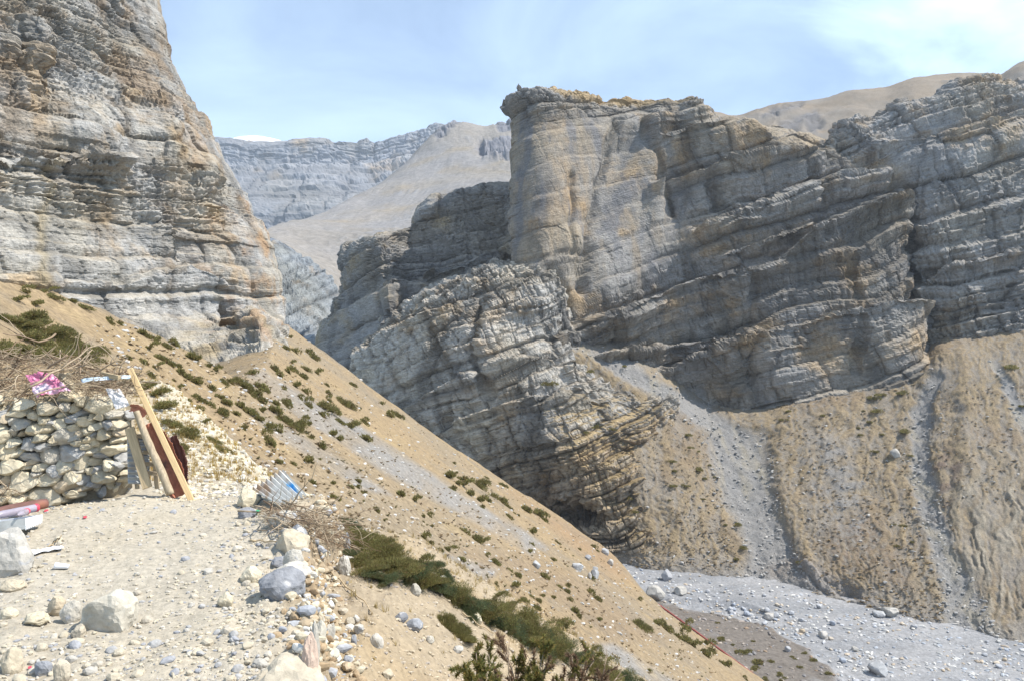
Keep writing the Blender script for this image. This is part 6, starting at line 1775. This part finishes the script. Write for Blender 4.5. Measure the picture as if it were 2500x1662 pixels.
# stones lying in the chutes and on the slopes across the river
J = np.nonzero(~ok & (gx > 1400) & (gx < 2560))[0] if (~ok).any() else I
Jc = np.zeros(len(g_), bool)
for line, hw, dm in CHUTES:
    la = np.array(line, float); cxx = np.interp(gy, la[:, 1], la[:, 0]); w = np.interp(gy, la[:, 1], hw)
    Jc |= (np.abs(wobx - cxx) < w * 1.15) & (gy > la[0, 1]) & (gy < la[-1, 1] + 20)
J = np.nonzero(Jc)[0]; J = np.concatenate([J[rr.integers(0, len(J), 2600)], I[rr.integers(0, len(I), 900)]])
pts = g_[J] + rr.normal(0, 0.3, (len(J), 3)) * np.array([1, 1, 0])
o = scatter('slope_stones', pts, 0.10 + 0.42 * rr.random(len(J)) ** 4, pick([(0.30, 0.295, 0.285), (0.36, 0.35, 0.33), (0.24, 0.24, 0.24), (0.42, 0.40, 0.37)], len(J), rr), M_FARST, LOW)
tag(o, 'loose stones in the scree chutes across the river', 'stones')

# ================================================================== river stones
RBV = []
for k in range(10):
    v, f = rock_np(1200 + k, 2, 8, 0.12, 0.85, 0.64); RBV.append(mesh_np('river_boulder', v, f, None, False, M_RIVST))
def river_rock(x, y, w, h, label, group=None, mat=None, k=None):
    (p,), ok = march('river', [x], [y]); s = p[1] / FPX
    me = RBV[rr.integers(10)] if mat is None else mesh_np('river_boulder', *rock_np(1300 + int(x), 3, 9, 0.12, 0.85, 0.62), None, False, mat)
    o = link('river_boulder', me, None, Vector(p) + Vector((0, w * s * 0.3, h * s * 0.28)), (rr.uniform(-.3, .3), rr.uniform(-.3, .3), rr.uniform(0, 6)), (w * s / 2, w * s / 2, h * s / 2))
    tag(o, label, 'boulder', group); return o
M_RB = stone_mat('grey_boulder', [(0.37, 0.375, 0.38), (0.34, 0.345, 0.36)], 0.8, 0.25, 0.4)
M_RW = stone_mat('pale_boulder', [(0.40, 0.385, 0.355), (0.42, 0.40, 0.37)], 0.8, 0.25, 0.4)
for x, y, w, h, m, lab in ((1630, 1416, 26, 32, M_RB, 'squared grey boulder standing alone near the gorge mouth'), (1662, 1452, 34, 26, M_RW, 'pale rugged boulder at the start of the gravel berm'), (1606, 1466, 46, 40, M_RW, 'huge pale split boulder at the hillside foot'),
                           (2148, 1648, 44, 40, M_RB, 'large grey boulder near the bottom of the river bed'), (2012, 1556, 24, 18, M_RW, 'white boulder alone on the smooth river gravel'), (2180, 1505, 40, 26, M_RW, 'pale yellowish boulder at the far river bank'),
                           (2150, 1506, 30, 18, M_RB, 'blue grey boulder beside the pale one at the far bank'), (1925, 1590, 16, 16, M_RB, 'dark boulder on the rim of the brown terrace'), (1880, 1512, 28, 20, M_RW, 'rounded pale boulder in the middle stone cluster'), (1570, 1366, 26, 22, M_RB, 'grey boulder at the narrow gorge mouth'),
                           (1490, 1352, 40, 26, M_RB, 'dark boulder jammed at the gorge mouth behind the hill brow'), (2090, 1590, 18, 14, M_RW, 'small white boulder on the smooth gravel right')):
    river_rock(x, y, w, h, lab, None, m)
cnt = 0
while cnt < 240:
    x, y = rr.uniform(1480, 2510), rr.uniform(1345, 1670)
    yb = np.interp(x, [b[0] for b in BANK], [b[1] for b in BANK]) + 6; yt = np.interp(x, [1480, 1600, 1690, 1800, 1900, 1990, 2060, 2130], [1420, 1470, 1500, 1520, 1545, 1600, 1662, 1900])
    if y < yb or y > yt: continue
    d = 0.25 + 1.0 * math.exp(-((x - 1850 - (y - 1500) * 1.2) / 150) ** 2 - ((y - 1500) / 50) ** 2)
    if rr.random() > d: continue
    w = rr.uniform(4, 8) + 10 * rr.random() ** 5
    lab = ('small' if w < 8 else 'middling' if w < 12 else 'large') + ' rounded boulder ' + ('near the gorge mouth' if x < 1640 else 'in the dense middle stone cluster' if x < 2000 and y > 1460 else 'along the foot of the scree fan' if x < 2000 else 'beside the far bank of the river bed' if y < np.interp(x, [2000, 2500], [1500, 1600]) else 'on the smooth gravel at the lower right')
    river_rock(x, y, w, w * rr.uniform(0.6, 0.9), lab, 'boulders strewn over the river bed'); cnt += 1
n = 9000
px = rr.uniform(1440, 2540, n); py = rr.uniform(1335, 1690, n)
yb = np.interp(px, [b[0] for b in BANK], [b[1] for b in BANK]) + 2
Dv = 60 * FPX / (py - CY); X = (px - CX) / FPX * Dv; cl = fbm(np.stack([X, Dv * 1.6, 0 * X], 1), 0.09, 3, 970)
kp = (py > yb) & (rr.random(n) < 0.45 + 1.1 * cl)
px, py = px[kp], py[kp]; pts, ok = march('river', px, py); pts = pts[ok]
d, s, t = poly_sdist(pts[:, 0], pts[:, 1], TERR_EDGE); terr = s > 0
sz = (0.10 + 0.42 * rr.random(len(pts)) ** 3.2); col = pick([(0.50, 0.49, 0.47), (0.44, 0.45, 0.47), (0.36, 0.39, 0.43), (0.56, 0.55, 0.52), (0.44, 0.37, 0.29), (0.34, 0.35, 0.36)], len(pts), rr)
col[terr] *= np.array([0.62, 0.55, 0.50])
o = scatter('river_stones', pts, sz, col, M_FARST, LOW); tag(o, 'countless pale stones covering the dry river bed', 'stones')
# boulders on the hill brow
for k, (x, y, w, h, m, lab) in enumerate(((1310, 1385, 20, 22, M_RB, 'dark upright rock alone on the lower hillside'), (1435, 1365, 16, 16, M_RB, 'grey rock uppermost of the group near the hill brow'), (1410, 1390, 34, 22, M_RB, 'grey slab rock leftmost of the group near the hill brow'), (1452, 1408, 22, 26, M_RB, 'tall grey rock in the group near the hill brow'),
                                          (1440, 1412, 10, 20, M_RW, 'narrow pale rock beside the tall grey rock'), (1478, 1352, 20, 18, M_RB, 'dark round boulder right on the hill brow'), (1490, 1378, 16, 18, M_RW, 'pale tilted slab below the dark brow boulder'), (1260, 1424, 16, 10, M_RW, 'low white rock patch on the lower hillside'), (1453, 1390, 14, 10, M_RB, 'small grey rock behind the tall grey rock'))):
    (p,), ok = march('hill', [x], [y]); s = p[1] / FPX
    me = mesh_np('hill_rock', *rock_np(1400 + k, 3, 9, 0.12, 0.9, 0.62), None, False, m)
    o = link('hill_rock', me, None, Vector(p) + Vector((0, 0, h * s * 0.3)), (0, 0, k), (w * s / 2, w * s / 2, h * s / 2)); tag(o, lab, 'rock')
# big pale block on the slope across the river
h, nrm = slope_hit(2185, 1108); s = h.y / FPX
o = link('slope_boulder', mesh_np('slope_boulder', *rock_np(1500, 3, 10, 0.1, 0.9, 0.58), None, False, M_RW), None, h, (0, 0.3, 0.4), (15 * s, 12 * s, 14 * s)); tag(o, 'large pale block lying alone on the slope across the river', 'boulder')

# ================================================================== red water pipe along the foot of the hillside
def red_pipe():
    RED = paint_mat('red_pipe_paint', (0.24, 0.065, 0.055), 0.7, 0.8, 0.25, 0.1)
    CONC = paint_mat('grey_concrete', (0.36, 0.35, 0.33), 0.9, 1.5, 0.2, 0.2)
    pix = [(1606, 1474), (1625, 1487), (1660, 1512), (1700, 1541), (1740, 1571), (1790, 1608), (1840, 1645), (1890, 1682), (1960, 1735)]
    pts = np.array([P(x, y, plane_D(x, y) + 1.0) for x, y in pix]); pts = crom(pts, 60); base = pts[0].copy()
    root = bpy.data.objects.new('water_pipe', None); COL.objects.link(root); root.location = base
    tag(root, 'long red water pipe running down the hill edge above the terrace', 'pipe')
    v, f = tube_np(pts - base, 0.13, 10); tube_o = link('pipe_tube', mesh_np('pipe_tube', v, f, None, True, RED), root)
    for i in range(3, 60, 6):
        a = pts[i] - base; d = pts[min(i + 1, 59)] - pts[i - 1]; d /= np.linalg.norm(d)
        v, f = tube_np([a - d * 0.09, a - d * 0.06, a + d * 0.06, a + d * 0.09], [0.14, 0.17, 0.17, 0.14], 10); link('joint_collar', mesh_np('joint_collar', v, f, None, True, RED), tube_o)
        bm = bmesh.new(); bmesh.ops.create_cube(bm, size=1); bmesh.ops.scale(bm, vec=(0.22, 0.22, 1.5), verts=bm.verts); bmesh.ops.bevel(bm, geom=list(bm.edges), offset=0.02, segments=1, affect='EDGES')
        me = bpy.data.meshes.new('pipe_support'); bm.to_mesh(me); bm.free(); me.materials.append(CONC)
        link('pipe_support', me, root, Vector(a + d * 0.5) + Vector((0, 0, -0.86)))
red_pipe()
# ================================================================== thin haze over the whole valley
def haze():
    bm = bmesh.new(); bmesh.ops.create_cube(bm, size=1.0)
    bmesh.ops.scale(bm, vec=(2700, 2600, 760), verts=bm.verts); bmesh.ops.translate(bm, vec=(-150, 1230, 300), verts=bm.verts)
    me = bpy.data.meshes.new('haze'); bm.to_mesh(me); bm.free()
    m = bpy.data.materials.new('haze'); m.use_nodes = True; nt = m.node_tree; nt.nodes.clear()
    o_ = nt.nodes.new('ShaderNodeOutputMaterial'); v_ = nt.nodes.new('ShaderNodeVolumePrincipled')
    v_.inputs['Color'].default_value = (0.82, 0.90, 1.0, 1); v_.inputs['Density'].default_value = 0.00013; v_.inputs['Anisotropy'].default_value = 0.2
    nt.links.new(v_.outputs[0], o_.inputs['Volume']); me.materials.append(m)
    o = link('haze', me); o['kind'] = 'stuff'; tag(o, 'thin bluish haze filling the valley air', 'haze')
haze()
print('done', time.time() - T0)
